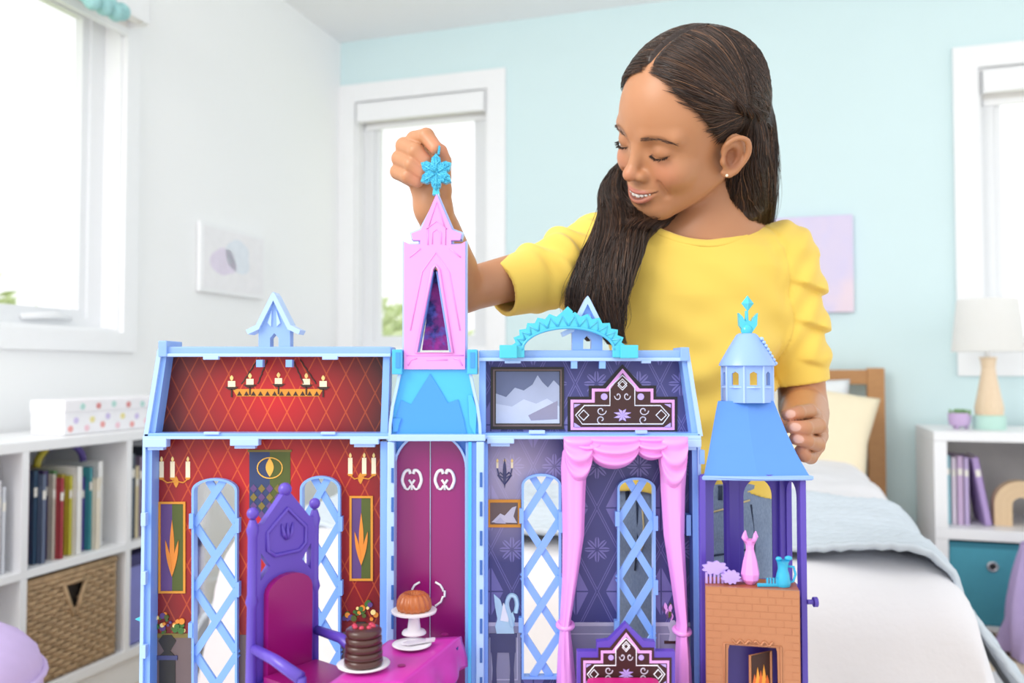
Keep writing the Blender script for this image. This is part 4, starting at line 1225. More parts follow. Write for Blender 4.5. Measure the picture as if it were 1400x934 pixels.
drape([(600, 780, 808), (620, 771, 806), (640, 769, 804), (672, 770, 802), (735, 771, 800), (800, 770, 790), (850, 767, 782), (858, 766, 781), (866, 767, 781), (900, 764, 785), (BOT, 760, 795)], 'drape', 0)
drape([(600, 902, 930), (620, 905, 940), (640, 906, 941), (672, 907, 939), (735, 911, 938), (800, 921, 941), (855, 929, 943), (866, 928, 943), (874, 929, 943), (905, 927, 947), (BOT, 922, 953)], 'drape', 1)
for cx, y in ((774, 860), (936, 868)):
    a = at(cx, y, .768)
    CP().tube([(a.x + pw(9.5) * math.cos(2 * PI * k / 20), .780 + .012 * math.sin(2 * PI * k / 20), a.z) for k in range(20)], .0024, 8, True).out('tieback', P_PINK, K, smooth=True)
def swag(cx, y0, hw, drop, Y, name='swag'):
    m = CP()
    def fn(u, v):
        a = PI * u                      # across
        x = cx + hw * math.cos(PI - a) * (1 - .05 * v)
        sag = math.sin(a) ** .75
        y = y0 + (drop * sag + 5) * v
        bulge = .012 * math.sin(PI * min(1, v * .95 + .05)) ** .5 * (math.sin(a) ** .5) + .0030 * math.sin(v * 5.5 * PI) * math.sin(a)
        p = at(x, y, Y); return Vector((p.x, Y - bulge, p.z))
    m.grid(31, 26, fn)
    def fb(u, v):
        p = fn(u, v); return Vector((p.x, Y + .006, p.z))
    m.grid(31, 26, fb)
    o = m.out(name, P_PINK, K, smooth=True)
swag(839, 597, 37, 40, .772); swag(791, 597, 21, 60, .772); swag(891, 597, 24, 28, .774); swag(803, 597, 20, 26, .775); swag(920, 597, 20, 70, .772)
CP().rect(776, 597, 936, 603, .776, .774, .790, bev=.001).out('rail', P_PINK, K)
for x, y in ((767, 714), (941, 718)): CP().rect(x - 3, y - 14, x + 3, y + 14, .785, .783, .798).out('curtain_clip', P_BLUE, K)

# ---------------------------------------------------------------- corner turret
U = empty('corner_turret', castle)
tA, tB, tC, tD = [Vector((at(px, 700, Y).x, Y, 0)) for px, Y in ((960, .772), (1001, .835), (1072, .835), (1097, .775))]
def zz(py, Y): return at(700, py, Y).z
ZT, ZM = zz(650, .772), zz(800, .80)
ZB = CB.z
def facepanel(a, b, hole_f, z_arch, z_sp, z_bot, name='arcade_panel'):
    d = (b - a); L = d.length; dn = d / L; nrm = Vector((-dn.y, dn.x, 0))
    m = CP()
    x0, x1 = hole_f[0] * L, hole_f[1] * L
    hole = [(x0, z_bot), (x1, z_bot)] + [((x0 + x1) / 2 + (x1 - x0) / 2 * math.cos(PI * k / 12), z_sp + (z_arch - z_sp) * math.sin(PI * k / 12)) for k in range(13)]
    m.prism([(0, ZB), (L, ZB), (L, ZT), (0, ZT)], [hole], lambda x, y, z: a + dn * x + nrm * y + Vector((0, 0, z)), 0, .003)
    return m.out(name, P_PURP, U)
facepanel(tA, tB, (.36, .80), zz(656, .80), zz(672, .80), zz(800, .80))
facepanel(tB, tC, (.22, .78), zz(655, .835), zz(678, .835), zz(800, .835))
facepanel(tC, tD, (.15, .70), zz(660, .80), zz(680, .80), zz(800, .80))
for p in (tB, tC): CP().box((p.x - .006, p.y - .006, ZB), (p.x + .006, p.y + .002, ZT), bev=.001).out('pillar', P_PURP, U)
for p in (tA, tD): CP().box((p.x - .0028, p.y - .003, ZB), (p.x + .0028, p.y + .004, ZT), bev=.001).out('post', P_PURP, U)
def plan(scale, z, cx=None):
    c = (tA + tB + tC + tD) / 4
    loop = [tA, Vector((tA.x * .35 + tD.x * .65, .768, 0)), tD, tC, tB]
    return [(c.x + (p.x - c.x) * scale, c.y + (p.y - c.y) * scale, z) for p in loop]
CP().prism([(p[0], p[1]) for p in plan(1.03, 0)], [], lambda x, y, z: Vector((x, z, y)), ZT - .004, ZT + .001).out('ceiling_plate', P_PURP, U)
CP().prism([(p[0], p[1]) for p in plan(.99, 0)], [], lambda x, y, z: Vector((x, z, y)), ZB, ZB + .004).out('floor_plate', P_PURP, U)
CP().prism([(p[0], p[1]) for p in plan(.97, 0)], [], lambda x, y, z: Vector((x, z, y)), zz(806, .80), zz(803, .80)).out('shelf_plate', P_PURP, U)
a = at(1105, 824, .77)
CP().lathe([(.0022, 0), (.0022, .005), (.0045, .0055), (.0045, .009)], 14, (tD.x + .0025, .772, a.z), axis=(1, 0, 0)).out('latch_knob', P_PURP, U, smooth=40)
# flared roof
lev = []
for py, l, r in ((652, 957, 1101), (644, 958.5, 1097), (620, 966, 1086), (590, 974, 1075), (565, 980.5, 1067), (549, 985, 1062)):
    f = (r - l) / (1101 - 957.0)
    z = zz(py, .785)
    xl, xr = at(l, py, .785).x, at(r, py, .785).x
    yf, yb = .765 + (1 - f) * .055, .845 - (1 - f) * .03
    w = xr - xl
    lev.append([(xl, yf + .004, z), (xl + w * .5, yf, z), (xr, yf + .004, z), (xr - w * .22, yb, z), (xl + w * .3, yb, z)])
m = CP(); n = 5
m.add([p for L in lev for p in L], [(i * n + k, i * n + (k + 1) % n, (i + 1) * n + (k + 1) % n, (i + 1) * n + k) for i in range(5) for k in range(n)] + [tuple(range(n))[::-1], tuple(25 + k for k in range(n))])
m.out('turret_roof', P_ROOF, U)
e = lev[0]; CP().tube([(p[0], p[1], p[2] + .001) for p in e], .0022, 6, True).out('eave_trim', P_TUR, U)
cc = at(1021.5, 520, .806); R8 = pw(34)
zb, zt = zz(550, .806), zz(499, .806)
for k in range(8):
    a0, a1 = PI / 8 + PI / 4 * k, PI / 8 + PI / 4 * (k + 1)
    A = Vector((cc.x + R8 * math.cos(a0), .806 + R8 * math.sin(a0), 0)); B = Vector((cc.x + R8 * math.cos(a1), .806 + R8 * math.sin(a1), 0))
    if math.sin((a0 + a1) / 2) > .3: continue      # the toy is open at the back
    d = B - A; L = d.length; dn = d / L; nr = Vector((dn.y, -dn.x, 0))
    h0, h1 = zz(527, .78), zz(508, .78)
    hole = [(L * .30, h0), (L * .70, h0), (L * .70, h1 - .002), (L * .5, h1), (L * .30, h1 - .002)]
    CP().prism([(0, zb), (L, zb), (L, zt), (0, zt)], [hole], lambda x, y, z: A + dn * x - nr * y + Vector((0, 0, z)), 0, .0018).out('lantern_panel', P_TUR, U)
    CP().tube([(A.x, A.y, zb), (A.x, A.y, zt)], .0011, 6).out('lantern_post', P_LIGHT, U)
CP().lathe([(R8 * 1.04, zz(530, .806)), (R8 * 1.04, zz(528, .806))], 8, (cc.x, .806, 0)).out('lantern_band', P_LIGHT, U)
o = CP().lathe([(R8 * 1.02, zz(501, .806)), (R8 * 1.12, zz(500, .806)), (R8 * 1.10, zz(497, .806)), (R8 * .78, zz(478, .806)), (R8 * .42, zz(458, .806)), (R8 * .32, zz(456, .806))], 24, (cc.x, .806, 0)).out('spire', P_TUR, U, smooth=50)
st = CP()
for k in range(8):
    f = k / 8; st.ball((cc.x + R8 * (1.06 - .62 * f), .800, zz(497 - 38 * f, .806)), (.0022, .004, .002), 8, 6)
st.out('spire_crest', P_LIGHT, U, smooth=True)
F = empty('spire_finial', U)
CP().lathe([(.0035, zz(461, .806)), (.006, zz(452, .806)), (.0052, zz(447, .806)), (.002, zz(443, .806)), (.0016, zz(425, .806))], 12, (cc.x, .806, 0)).out('stem', P_AQUA, F, smooth=40)
for sg in (-1, 1):
    CP().poly([(1022, 455), (1022 + sg * 5, 455), (1022 + sg * 12, 445), (1022 + sg * 13, 428), (1022 + sg * 7, 434), (1022 + sg * 4, 440), (1022, 438)], .806, .803, .809).out('petal', P_AQUA, F)
m = CP(); p = at(1022, 415, .806); rr = .006
m.add([(p.x, p.y, p.z + .0078), (p.x, p.y, p.z - .0078), (p.x + rr, p.y, p.z), (p.x - rr, p.y, p.z), (p.x, p.y + .004, p.z), (p.x, p.y - .004, p.z)], [(0, 2, 4), (0, 4, 3), (0, 3, 5), (0, 5, 2), (1, 4, 2), (1, 3, 4), (1, 5, 3), (1, 2, 5)])
m.out('crystal', P_AQUA, F)

# castle floor
CP().box((at(194, 900, .77).x, .72, TZ + .0005), (at(1098, 900, .77).x, .83, TZ + .004)).out('floor_tray', P_BLUE, castle)

# ================================================================ loose toy pieces
def item(name, label, cat, px, py, Y, group=None):
    p = at(px, py, Y)
    return thing(name, label, cat, p, group), p
# icy arch piece standing on the roof ridge
Yb = .7725
zr = at(700, 480, .7725).z
t = thing('icy_arch', 'aqua icy arch piece standing on the purple attic roof', 'toy piece', (at(777, 480, Yb).x, Yb, zr - .0002))
O0 = Vector(t.location)
def bt(m, name, mm=P_AQUA, smooth=False): return m.build(name, mm, t, smooth, origin=O0)
def arcp(rx, ry, k0=0, n=24): return [(777 + rx * math.cos(PI * (1 - k / n)), 486 - ry * math.sin(PI * (1 - k / n))) for k in range(n + 1)]
outer = []
for k in range(29):
    f = k / 28; a = PI * (1 - f)
    bump = 5.5 if k % 2 else 0
    outer.append((777 + (74 + bump) * math.cos(a), 479 - (47 + bump) * math.sin(a)))
inner = [(777 + 62 * math.cos(a), 479 - 30 * math.sin(a)) for a in [PI * k / 24 for k in range(25)]]
bt(CP().poly(outer + inner, Yb, Yb - .003, Yb + .004), 'arch_band')
r2 = CP(); r2.line([(777 + 63 * math.cos(PI * k / 24), 479 - 31 * math.sin(PI * k / 24)) for k in range(25)], Yb - .003, .0014, 6)
for k in range(1, 14):
    a = PI * k / 14; b = PI * (k + .5) / 14
    r2.line([(777 + 65 * math.cos(a), 479 - 33 * math.sin(a)), (777 + 75 * math.cos(b), 479 - 47 * math.sin(b)), (777 + 65 * math.cos(a + PI / 14), 479 - 33 * math.sin(a + PI / 14))], Yb - .003, .0009, 5)
bt(r2, 'arch_ribs', P_CYAN_T, True)
for sg in (-1, 1):
    bt(CP().rect(777 + sg * 82 - 12, 472, 777 + sg * 82 + 12, 490, Yb, Yb - .008, Yb + .006, bev=.0008), 'end_block')
    bt(CP().rect(777 + sg * 66 - 6, 473, 777 + sg * 66 + 6, 489, Yb, Yb - .004, Yb + .004, bev=.0008), 'foot_block')
bt(CP().poly([(776, 441), (782, 436), (783, 426), (776, 419), (769, 426), (770, 436)], Yb, Yb - .002, Yb + .003), 'crystal')
# glitter star held at the tower tip
Ys = .785
t = thing('star_topper', 'aqua glitter star topper held in her raised hand', 'toy piece', at(597, 268, Ys))
O0 = Vector(t.location)
_ms = Mat('aqua_glitter'); vo = _ms.node('ShaderNodeTexVoronoi'); vo.inputs['Scale'].default_value = 1600
_ms.nt.links.new(_ms.node('ShaderNodeTexCoord').outputs['Object'], vo.inputs['Vector'])
_sep = _ms.node('ShaderNodeSeparateColor'); _ms.nt.links.new(vo.outputs['Color'], _sep.inputs[0])
_v = X(_ms.nt, _sep.outputs[0])
_ms.set(Base_Color=_ms.mix(_v, lin('#1f93c9'), lin('#5fd6f2')), Roughness=.2, Metallic=.15)
_ms.bump(_v, .8, .001)
def star(r0, r1, n=6, ph=PI / 2): return [(597 + (r0 if k % 2 == 0 else r1) * math.cos(ph + PI * k / n), 236 - (r0 if k % 2 == 0 else r1) * math.sin(ph + PI * k / n)) for k in range(2 * n)]
pts6 = []
for k in range(6):
    a = PI / 2 + PI * k / 3
    for da, rr in ((-PI / 6, 14.5), (-.31, 20.5), (-.16, 22), (0, 25.5), (.16, 22), (.31, 20.5)):
        pts6.append((596.5 + rr * math.cos(a + da) * .94, 236.5 - rr * math.sin(a + da)))
CP().poly(pts6, Ys, Ys - .004, Ys + .004).build('star', _ms.m, t, origin=O0)
gl = CP()
for k in range(6):
    a = PI / 2 + PI * k / 3
    gl.line([(596.5, 236.5), (596.5 + 22 * math.cos(a) * .92, 236.5 - 22 * math.sin(a))], Ys - .004, .0011, 5)
    for q in (-1, 1): gl.line([(596.5 + 12 * math.cos(a) * .92, 236.5 - 12 * math.sin(a)), (596.5 + 17 * math.cos(a + q * .3) * .92, 236.5 - 17 * math.sin(a + q * .3))], Ys - .004, .0009, 5)
gl.build('star_ribs', _ms.m, t, True, origin=O0)
CP().poly([(591.5, 267), (601.5, 267), (600, 254), (593, 254)], Ys, Ys - .003, Ys + .003).build('stem', P_AQUA, t, origin=O0)
CP().poly([(598, 212), (601, 212), (602.5, 201), (600, 199)], Ys, Ys - .002, Ys + .002).build('tip', _ms.m, t, origin=O0)

# throne: purple with magenta back pad
thA, thB = Vector((-.2035, .676, 0)), Vector((-.168, .722, 0))
thc = (thA + thB) / 2; dn = (thB - thA).normalized(); nr = Vector((dn.y, -dn.x, 0)); thL = (thB - thA).length
TH0 = TZ + .0045
t = thing('toy_throne', 'purple high-backed toy throne with a magenta pad in the red room', 'chair', (thc.x, thc.y, TH0))
O0 = Vector(t.location)
def thf(x, y, z): return thc + dn * x - nr * y + Vector((0, 0, z))        # x across, y behind the back, z world
P_THR = plastic('throne_purple', '#5f45ba', .38)
zP = zz(701, .674); zR = zz(676, .697)
h2 = thL / 2
def bth(m, name, mm=P_THR, smooth=False): return m.build(name, mm, t, smooth, origin=O0)
zS = zz(935, .66)
arch = [(-h2, TH0 + .05), (h2, TH0 + .05), (h2, zP - .012), (h2 - .006, zP - .010), (.004, zR), (-.004, zR), (-h2 + .006, zP - .010), (-h2, zP - .012)]
dia = lambda cx, cz, w, h: [(cx - w, cz), (cx, cz - h), (cx + w, cz), (cx, cz + h)]
zmid = zz(770, .697)
hl = [[(-h2 + .004, zmid - .010), (-h2 + .013, zmid), (-h2 + .004, zmid + .012)], [(h2 - .004, zmid - .010), (h2 - .004, zmid + .012), (h2 - .013, zmid)]]
bth(MB().prism(arch, hl, thf, 0, .006), 'backrest')
inn = [(-h2 + .010, zz(748, .697)), (-.012, zz(757, .697)), (.012, zz(757, .697)), (h2 - .010, zz(748, .697)), (h2 - .010, zP - .018), (0, zR - .012), (-h2 + .010, zP - .018)]
m = MB(); m.tube([thf(a, -.0005, b) for a, b in inn], .0018, 6, closed=True); bth(m, 'back_moulding', P_THR, True)
m = MB()
for k in range(3):
    a = (-.5, 0, .5)[k]
    m.tube([thf(math.sin(a) * .002, -.0008, zz(738, .697)), thf(math.sin(a) * .008, -.0012, zz(730, .697)), thf(math.sin(a) * .012, -.0006, zz(716, .697))], [.0008, .002, .0006], 6)
bth(m, 'carved_sprig', P_THR, True)
for sg in (-1, 1):
    prof = [(.0048, TH0), (.0048, TH0 + .06), (.0040, TH0 + .064), (.005, TH0 + .07), (.0038, zmid - .03), (.0052, zmid - .026), (.0038, zmid - .02), (.0038, zP - .02), (.005, zP - .014), (.0038, zP - .01), (.0026, zP - .006)]
    q = thf(sg * (h2 + .002), .003, 0)
    bth(MB().lathe(prof, 14, (q.x, q.y, 0)), 'back_post', P_THR, 40)
    bth(MB().ball((q.x, q.y, zP - .001), .0048, 14, 10), 'finial', P_THR, True)
q = thf(0, .003, 0)
bth(MB().ball((q.x, q.y, zR + .0035), .0056, 14, 10), 'finial', P_THR, True)
pad = [(-h2 + .007, zS - .004), (h2 - .007, zS - .004), (h2 - .007, zmid - .022)] + [((h2 - .007) * math.cos(PI * k / 10), zmid - .022 + .014 * math.sin(PI * k / 10)) for k in range(1, 10)] + [(-h2 + .007, zmid - .022)]
bth(MB().prism(pad, [], thf, -.006, 0), 'back_pad', P_MAG)
bth(MB().prism([(-h2 - .004, zS - .02), (h2 + .004, zS - .02), (h2 + .004, zS - .006), (-h2 - .004, zS - .006)], [], thf, -.062, .002), 'seat')
bth(MB().prism([(-h2 + .003, zS - .006), (h2 - .003, zS - .006), (h2 - .003, zS), (-h2 + .003, zS)], [], thf, -.058, -.0065), 'seat_pad', P_MAG)
for sg in (-1, 1):
    bth(MB().tube([thf(sg * (h2 + .002), -.001, zS + .022), thf(sg * (h2 + .004), -.03, zS + .020), thf(sg * (h2 + .002), -.058, zS + .012)], [.004, .0045, .005], 8), 'armrest', P_THR, True)
    bth(MB().tube([thf(sg * (h2 + .001), -.057, TH0), thf(sg * (h2 + .001), -.057, zS + .012)], .0045, 8), 'leg', P_THR, True)

# magenta cloth table
ZTB = .634
A_, B_, C_ = Vector((-.045, .752, 0)), Vector((-.107, .742, 0)), Vector((-.140, .632, 0))
D_ = A_ + (C_ - B_) + Vector((-.004, 0, 0))
t = thing('toy_table', 'toy table draped in a glossy magenta cloth in the red room', 'table', ((A_ + C_) / 2).to_tuple()[:2] + (TH0,))
O0 = Vector(t.location)
P_CLOTH = plastic('magenta_cloth', '#cf35ad', .28)
ctr = (A_ + B_ + C_ + D_) / 4
def edgept(s):
    L = [C_, D_, A_, B_]; k = int(s) % 4; f = s - int(s)
    return L[k] * (1 - f) + L[(k + 1) % 4] * f
def fcl(u, v):
    s = u * 4 % 4
    e = edgept(s)
    if v < .3:
        f = v / .3; p = ctr + (e - ctr) * f; return Vector((p.x, p.y, ZTB))
    f = (v - .3) / .7
    out = (e - ctr).normalized()
    corner = abs((s % 1) - .5) * 2
    zig = .020 + .012 * corner + .006 * math.sin(s * 9)
    sw = .009 * math.sin(f * PI / 2) + .003 * math.sin(s * 2 * PI * 2.5) * f
    p = e + out * sw
    return Vector((p.x, p.y, ZTB - .0015 - zig * f if f > .12 else ZTB - .004 * (f / .12) ** 2 ))
o = MB().grid(97, 24, fcl).build('cloth', P_CLOTH, t, True, origin=O0)
sd = o.modifiers.new('thickness', 'SOLIDIFY'); sd.thickness = .0012
for p in (A_, B_, C_, D_):
    q = p + (ctr - p) * .16
    MB().lathe([(.005, TH0), (.0038, TH0 + .03), (.006, TH0 + .05), (.004, TH0 + .07), (.006, ZTB - .006)], 10, (q.x, q.y, 0)).build('leg', plastic('table_leg_navy', '#3a2f86', .4), t, 40, origin=O0)
for px, py in ((608, 868), (549, 911)):
    p = at(px, py, 1); k = (ZTB - CAM_Z) / (p.z - CAM_Z); p = Vector((0, 0, CAM_Z)) + (p - Vector((0, 0, CAM_Z))) * k
    MB().lathe([(.0032, ZTB + .0002), (.0032, ZTB + .0008)], 14, (p.x, p.y, 0)).build('peg_hole', P_MAG, t, origin=O0)
def ontable(px, py, z=ZTB):
    d = ray(px, py); k = (z - CAM_Z) / d.z
    return Vector((0, 0, CAM_Z)) + d * k
ZI = ZTB + .0012
# chocolate cake on its plate
p = ontable(497, 912, ZI)
t = thing('cake_plate', 'white round plate under the chocolate toy cake', 'plate', p)
MB().lathe([(.010, 0), (.014, .0006), (.0205, .0022), (.0208, .003), (.014, .0018), (.0, .0014)], 32).build('dish', P_WHITE, t, True)
M_CHOC = plastic('chocolate_plastic', '#4a2620', .3)
t = thing('chocolate_cake', 'round dark chocolate toy cake with red berries on the plate', 'toy cake', p + Vector((0, 0, .0022)))
pf = []
for k in range(5):
    z0 = k * .0056; r = .0152 - .0003 * k
    pf += [(r - .0012, z0), (r, z0 + .0012), (r, z0 + .0044), (r - .0012, z0 + .0056)]
MB().lathe(pf + [(.009, .0292), (.0, .0294)], 36).build('sponge', M_CHOC, t, 50)
for k in range(6):
    a = PI * .95 + k * .26 * PI
    MB().ball((.0075 * math.cos(a), .0055 * math.sin(a), .0296), (.0022, .0022, .0018), 10, 8).build('berry', plastic('berry_red', '#c2304c', .3), t, True)
# bundt cake on a pedestal stand
p = ontable(566, 866, ZI)
t = thing('cake_stand', 'white pedestal cake stand on the magenta table', 'cake stand', p)
MB().lathe([(.0108, 0), (.0108, .001), (.0098, .0025), (.0060, .004), (.0052, .010), (.0045, .0168), (.010, .0176), (.0198, .0188), (.0203, .0205), (.019, .0208), (.0, .0200)], 36).build('stand', P_WHITE, t, 50)
M_BUN = plastic('bundt_brown', '#b9642c', .35)
t = thing('bundt_cake', 'fluted golden brown toy bundt cake on the pedestal stand', 'toy cake', p + Vector((0, 0, .0209)))
MB().lathe([(.0140, 0), (.0153, .003), (.0148, .008), (.0125, .0125), (.0095, .0148), (.0058, .0142), (.004, .010), (.0, .009)], 96, rib=lambda a, h: 1 + .045 * math.cos(16 * a + h * 130)).build('cake', M_BUN, t, True)
# flat plate with a cake server
p = ontable(563, 884, ZI)
t = thing('flat_plate', 'empty white oval plate on the magenta table', 'plate', p)
MB().lathe([(.009, 0), (.013, .0005), (.0165, .0018), (.0167, .0024), (.012, .0014), (.0, .0010)], 32).build('dish', P_WHITE, t, True)
t = thing('cake_server', 'pale translucent cake server resting across the empty plate', 'toy cutlery', p + Vector((0, 0, .0026)))
pa = [(-.008, -.003), (-.002, -.0055), (.010, .0005), (.019, .0045), (.0185, .0082), (.008, .006), (-.004, .003)]
MB().prism(pa, [], lambda x, y, z: Vector((x, z, y)), 0, .0014).build('blade', plastic('server_clear', '#e4dde6', .2, alpha=.85), t)
MB().prism([(.012, .0020), (.0195, .0052), (.0185, .0082), (.011, .0055)], [], lambda x, y, z: Vector((x, z, y)), .0014, .0026).build('grip', plastic('server_clear2', '#ddd3e0', .2), t)

# toy bed with a stepped dark headboard
t = thing('toy_bed', 'toy bed with a stepped dark headboard and fuchsia cover', 'toy bed', (at(857, 900, .735).x, .735, TH0))
O0 = Vector(t.location)
Yb2 = .735
def q2(i):
    L = [(-67, 0), (67, 0), (67, -49), (40, -49), (40, -62), (24, -64), (0, -88), (-24, -64), (-40, -62), (-40, -49), (-67, -49)]
    return [(856 + (a - math.copysign(i, a) if a else 0), 940 + b + (i if b < 0 else 0)) for a, b in L]
CP().poly(q2(0)[2:] + [(789, BOT), (923, BOT)], Yb2, Yb2, Yb2 + .008).build('headboard', P_THR, t, origin=O0)
class _Q: pass
def bed_child(m, name, mm): return m.build(name, mm, t, origin=O0)
_old_out = CP.out
CP.out = lambda s, name, m, parent, smooth=False: s.build(name, m, parent, smooth, origin=O0)
hb = empty('headboard_art', t)
stepped(856, 859, 944, 62, hb, Yb2, .0006, 'cocoa')
CP.out = _old_out
zc = zz(931, .72)
MB().box((at(802, 930, .72).x, .615, TH0 + .02), (at(903, 930, .72).x, .7325, zc), bev=.006).build('cover', plastic('fuchsia_cover', '#d0187e', .5), t, origin=O0)
MB().box((at(798, 930, .72).x, .612, TH0), (at(907, 930, .72).x, .734, TH0 + .02), bev=.002).build('bed_frame', P_THR, t, origin=O0)
for sg in (-1, 1): MB().lathe([(.004, TH0), (.005, TH0 + .03), (.004, TH0 + .05), (.0055, TH0 + .058), (.002, TH0 + .064)], 12, (at(856 + sg * 66, 930, .72).x, .612, 0)).build('bed_post', P_THR, t, 40, origin=O0)

# bronze fireplace in the turret
fl_, fr_ = Vector((at(965, 870, .738).x, .738, 0)), Vector((at(1094, 870, .722).x, .722, 0))
fd = (fr_ - fl_); fL = fd.length; fd.normalize(); fn_ = Vector((-fd.y, fd.x, 0))
ZF = zz(803, .735)
t = thing('toy_fireplace', 'bronze brick toy fireplace with a hinged fire door in the turret', 'toy fireplace', (fl_.x, fl_.y, TH0))
O0 = Vector(t.location)
def ff(x, y, z): return fl_ + fd * x + fn_ * y + Vector((0, 0, z))
px2x = lambda px: (px - 965) / 129.0 * fL
py2z = lambda py: zz(py, .730)
ox0, ox1, oz = px2x(996), px2x(1063), py2z(884)
def bf(m, name, mm=P_BRONZE, smooth=False, par=None): return m.build(name, mm, par or t, smooth, origin=O0)
fp = bf(MB().prism([(0, TH0), (ox0 - .002, TH0), (ox0, oz - .004), (ox0 + .001, oz), (ox1 - .001, oz), (ox1, oz - .004), (ox1 + .002, TH0), (fL, TH0), (fL, ZF), (0, ZF)], [], ff, 0, .004), 'front')
bf(MB().prism([(0, ZF - .003), (fL, ZF - .003), (fL, ZF), (0, ZF)], [], ff, .0042, .036), 'mantel_top', plastic('mantel_red_brown', '#a5532f', .45))
for x in (0, fL - .003): bf(MB().prism([(x, TH0), (x + .003, TH0), (x + .003, ZF - .003), (x, ZF - .003)], [], ff, .004, .030), 'side')
# raised bricks
bw, bh = fL / 6.0, .0062
rnd = random.Random(2)
z = ZF - .0005; row = 0
while z - bh > TH0:
    off = 0 if row % 2 == 0 else -bw / 2
    x = off
    while x < fL - .001:
        a, b = max(0.0006, x + .0003), min(fL - .0006, x + bw - .0003)
        z0, z1 = z - bh + .0003, z - .0003
        if z0 > oz + .006 or b < ox0 - .006 or a > ox1 + .006:
            if b - a > .002:
                d = .00022 + rnd.uniform(0, .00015)
                bf(MB().prism([(a, z0), (b, z0), (b, z1), (a, z1)], [], ff, -d, 0), 'brick', par=fp)
        x += bw
    z -= bh; row += 1
m = MB()
for sg in (-1, 1):
    xm = (ox0 + ox1) / 2
    m.tube([ff(xm + sg * (.001 + .016 * k / 20), -.0008, oz + .0032 + .0016 * math.sin(k * .7)) for k in range(21)], .0009, 6)
m.tube([ff(ox0 - .003, -.0006, TH0), ff(ox0 - .003, -.0006, oz + .0015), ff(ox1 + .003, -.0006, oz + .0015), ff(ox1 + .003, -.0006, TH0)], .001, 6)
bf(m, 'scroll_relief', P_BRONZE, True)
bf(MB().prism([(ox0 - .002, TH0), (ox1 + .002, TH0), (ox1 + .002, oz), (ox0 - .002, oz)], [], ff, .028, .030), 'firebox_back', P_PURP)
# fire door, ajar: dark panel with printed flames
hx = (ox0 + ox1) / 2 - .002
def fdoor(x, y, z): return ff(hx + x * .95, .004 + y + x * .35, z)
dr = bf(MB().prism([(0, TH0), (.019, TH0), (.019, oz - .006), (0, oz - .009)], [], fdoor, 0, .0015), 'fire_door', mat('fire_print_dark', '#3a1c12', .5))
bf(MB().tube([fdoor(0, 0, TH0), fdoor(0, 0, oz - .009), fdoor(.019, 0, oz - .006), fdoor(.019, 0, TH0)], .0012, 6), 'door_frame', P_BRONZE, par=dr)
for k in range(5):
    x = .004 + k * .0028; h = (.010, .016, .013, .018, .009)[k]
    zf = zz(934, .73) - .004
    bf(MB().prism([(x - .0022, zf), (x + .0022, zf), (x + .0015, zf + h * .5), (x, zf + h), (x - .0012, zf + h * .5)], [], fdoor, -.0004 - .0001 * k, 0), 'flame_print', mat('flame_ink' + str(k % 2), ('#d9692a', '#f0a03a')[k % 2], .5), par=dr)
# things on the mantel
ZMA = ZF + .0002
def onm(px, back): return ff(px2x(px), back, 0)
t = thing('toy_comb', 'lilac flower-backed toy comb on the mantel', 'toy comb', (onm(979, .012).x, onm(979, .012).y, ZMA)); P_LIL = plastic('lilac_plastic', '#c0a6ee', .4)
m = MB()
for k in range(5): m.box((-.0085 + k * .0035, -.001, 0), (-.0085 + k * .0035 + .0018, .001, .010))
m.build('teeth', P_LIL, t)
flower = [(.0105 * (1 + .13 * math.cos(9 * a)) * math.cos(a), .0135 + .0055 * (1 + .13 * math.cos(9 * a)) * math.sin(a)) for a in [2 * PI * k / 54 for k in range(54)]]
MB().prism(flower, [], None, -.0015, .0015).build('back', P_LIL, t)
q = onm(1001, .010)
t = thing('toy_hair_clip', 'small scalloped lilac toy brush lying on the mantel', 'toy brush', (q.x, q.y, ZMA))
MB().prism([(.0078 * (1 + .12 * math.cos(11 * a)) * math.cos(a), .0066 + .0056 * (1 + .12 * math.cos(11 * a)) * math.sin(a)) for a in [2 * PI * k / 66 for k in range(66)]], [], None, -.002, .002).build('head', P_LIL, t)
MB().tube([(.005, 0, .004), (.012, .004, .002)], .0016, 6).build('handle', P_LIL, t, True)
q = onm(1029, .016)
t = thing('toy_vase', 'tall faceted pink toy vase in the middle of the mantel', 'toy vase', (q.x, q.y, ZMA))
MB().lathe([(.004, 0), (.0075, .004), (.0082, .009), (.0062, .020), (.0035, .030), (.0038, .034), (.0062, .0385)], 8).build('body', P_PINK, t)
m = MB()
for k in range(4):
    a = PI / 2 * k + .4
    m.tube([(.004 * math.cos(a), .004 * math.sin(a), .037), (.0068 * math.cos(a), .0068 * math.sin(a), .041), (.0062 * math.cos(a), .0062 * math.sin(a), .0455)], [.0018, .002, .0005], 6)
m.build('lip_petals', P_PINK, t, True)
q = onm(1074, .014)
t = thing('toy_pitcher', 'aqua toy pitcher with a looped handle on the mantel', 'toy pitcher', (q.x, q.y, ZMA))
P_PIT = plastic('pitcher_aqua', '#2fb2dc', .25)
MB().lathe([(.006, 0), (.0068, .003), (.0055, .010), (.0042, .015), (.0048, .020), (.0058, .022)], 14).build('body', P_PIT, t, 40)
MB().tube([(.004, 0, .017), (.0095, 0, .0165), (.011, 0, .010), (.009, 0, .004), (.0055, 0, .003)], .0012, 6).build('handle', P_PIT, t, True)
MB().ball((.005, 0, .024), (.0035, .0025, .0022), 10, 6).ball((-.0035, 0, .0235), (.0028, .0024, .002), 10, 6).build('lid_leaf', P_PIT, t, True)
q = onm(1057, .010)
t = thing('toy_crown_comb', 'little aqua toy comb beside the pitcher on the mantel', 'toy comb', (q.x, q.y, ZMA))
m = MB()
for k in range(4): m.box((-.004 + k * .0026, -.001, .002), (-.004 + k * .0026 + .0015, .001, .0075))
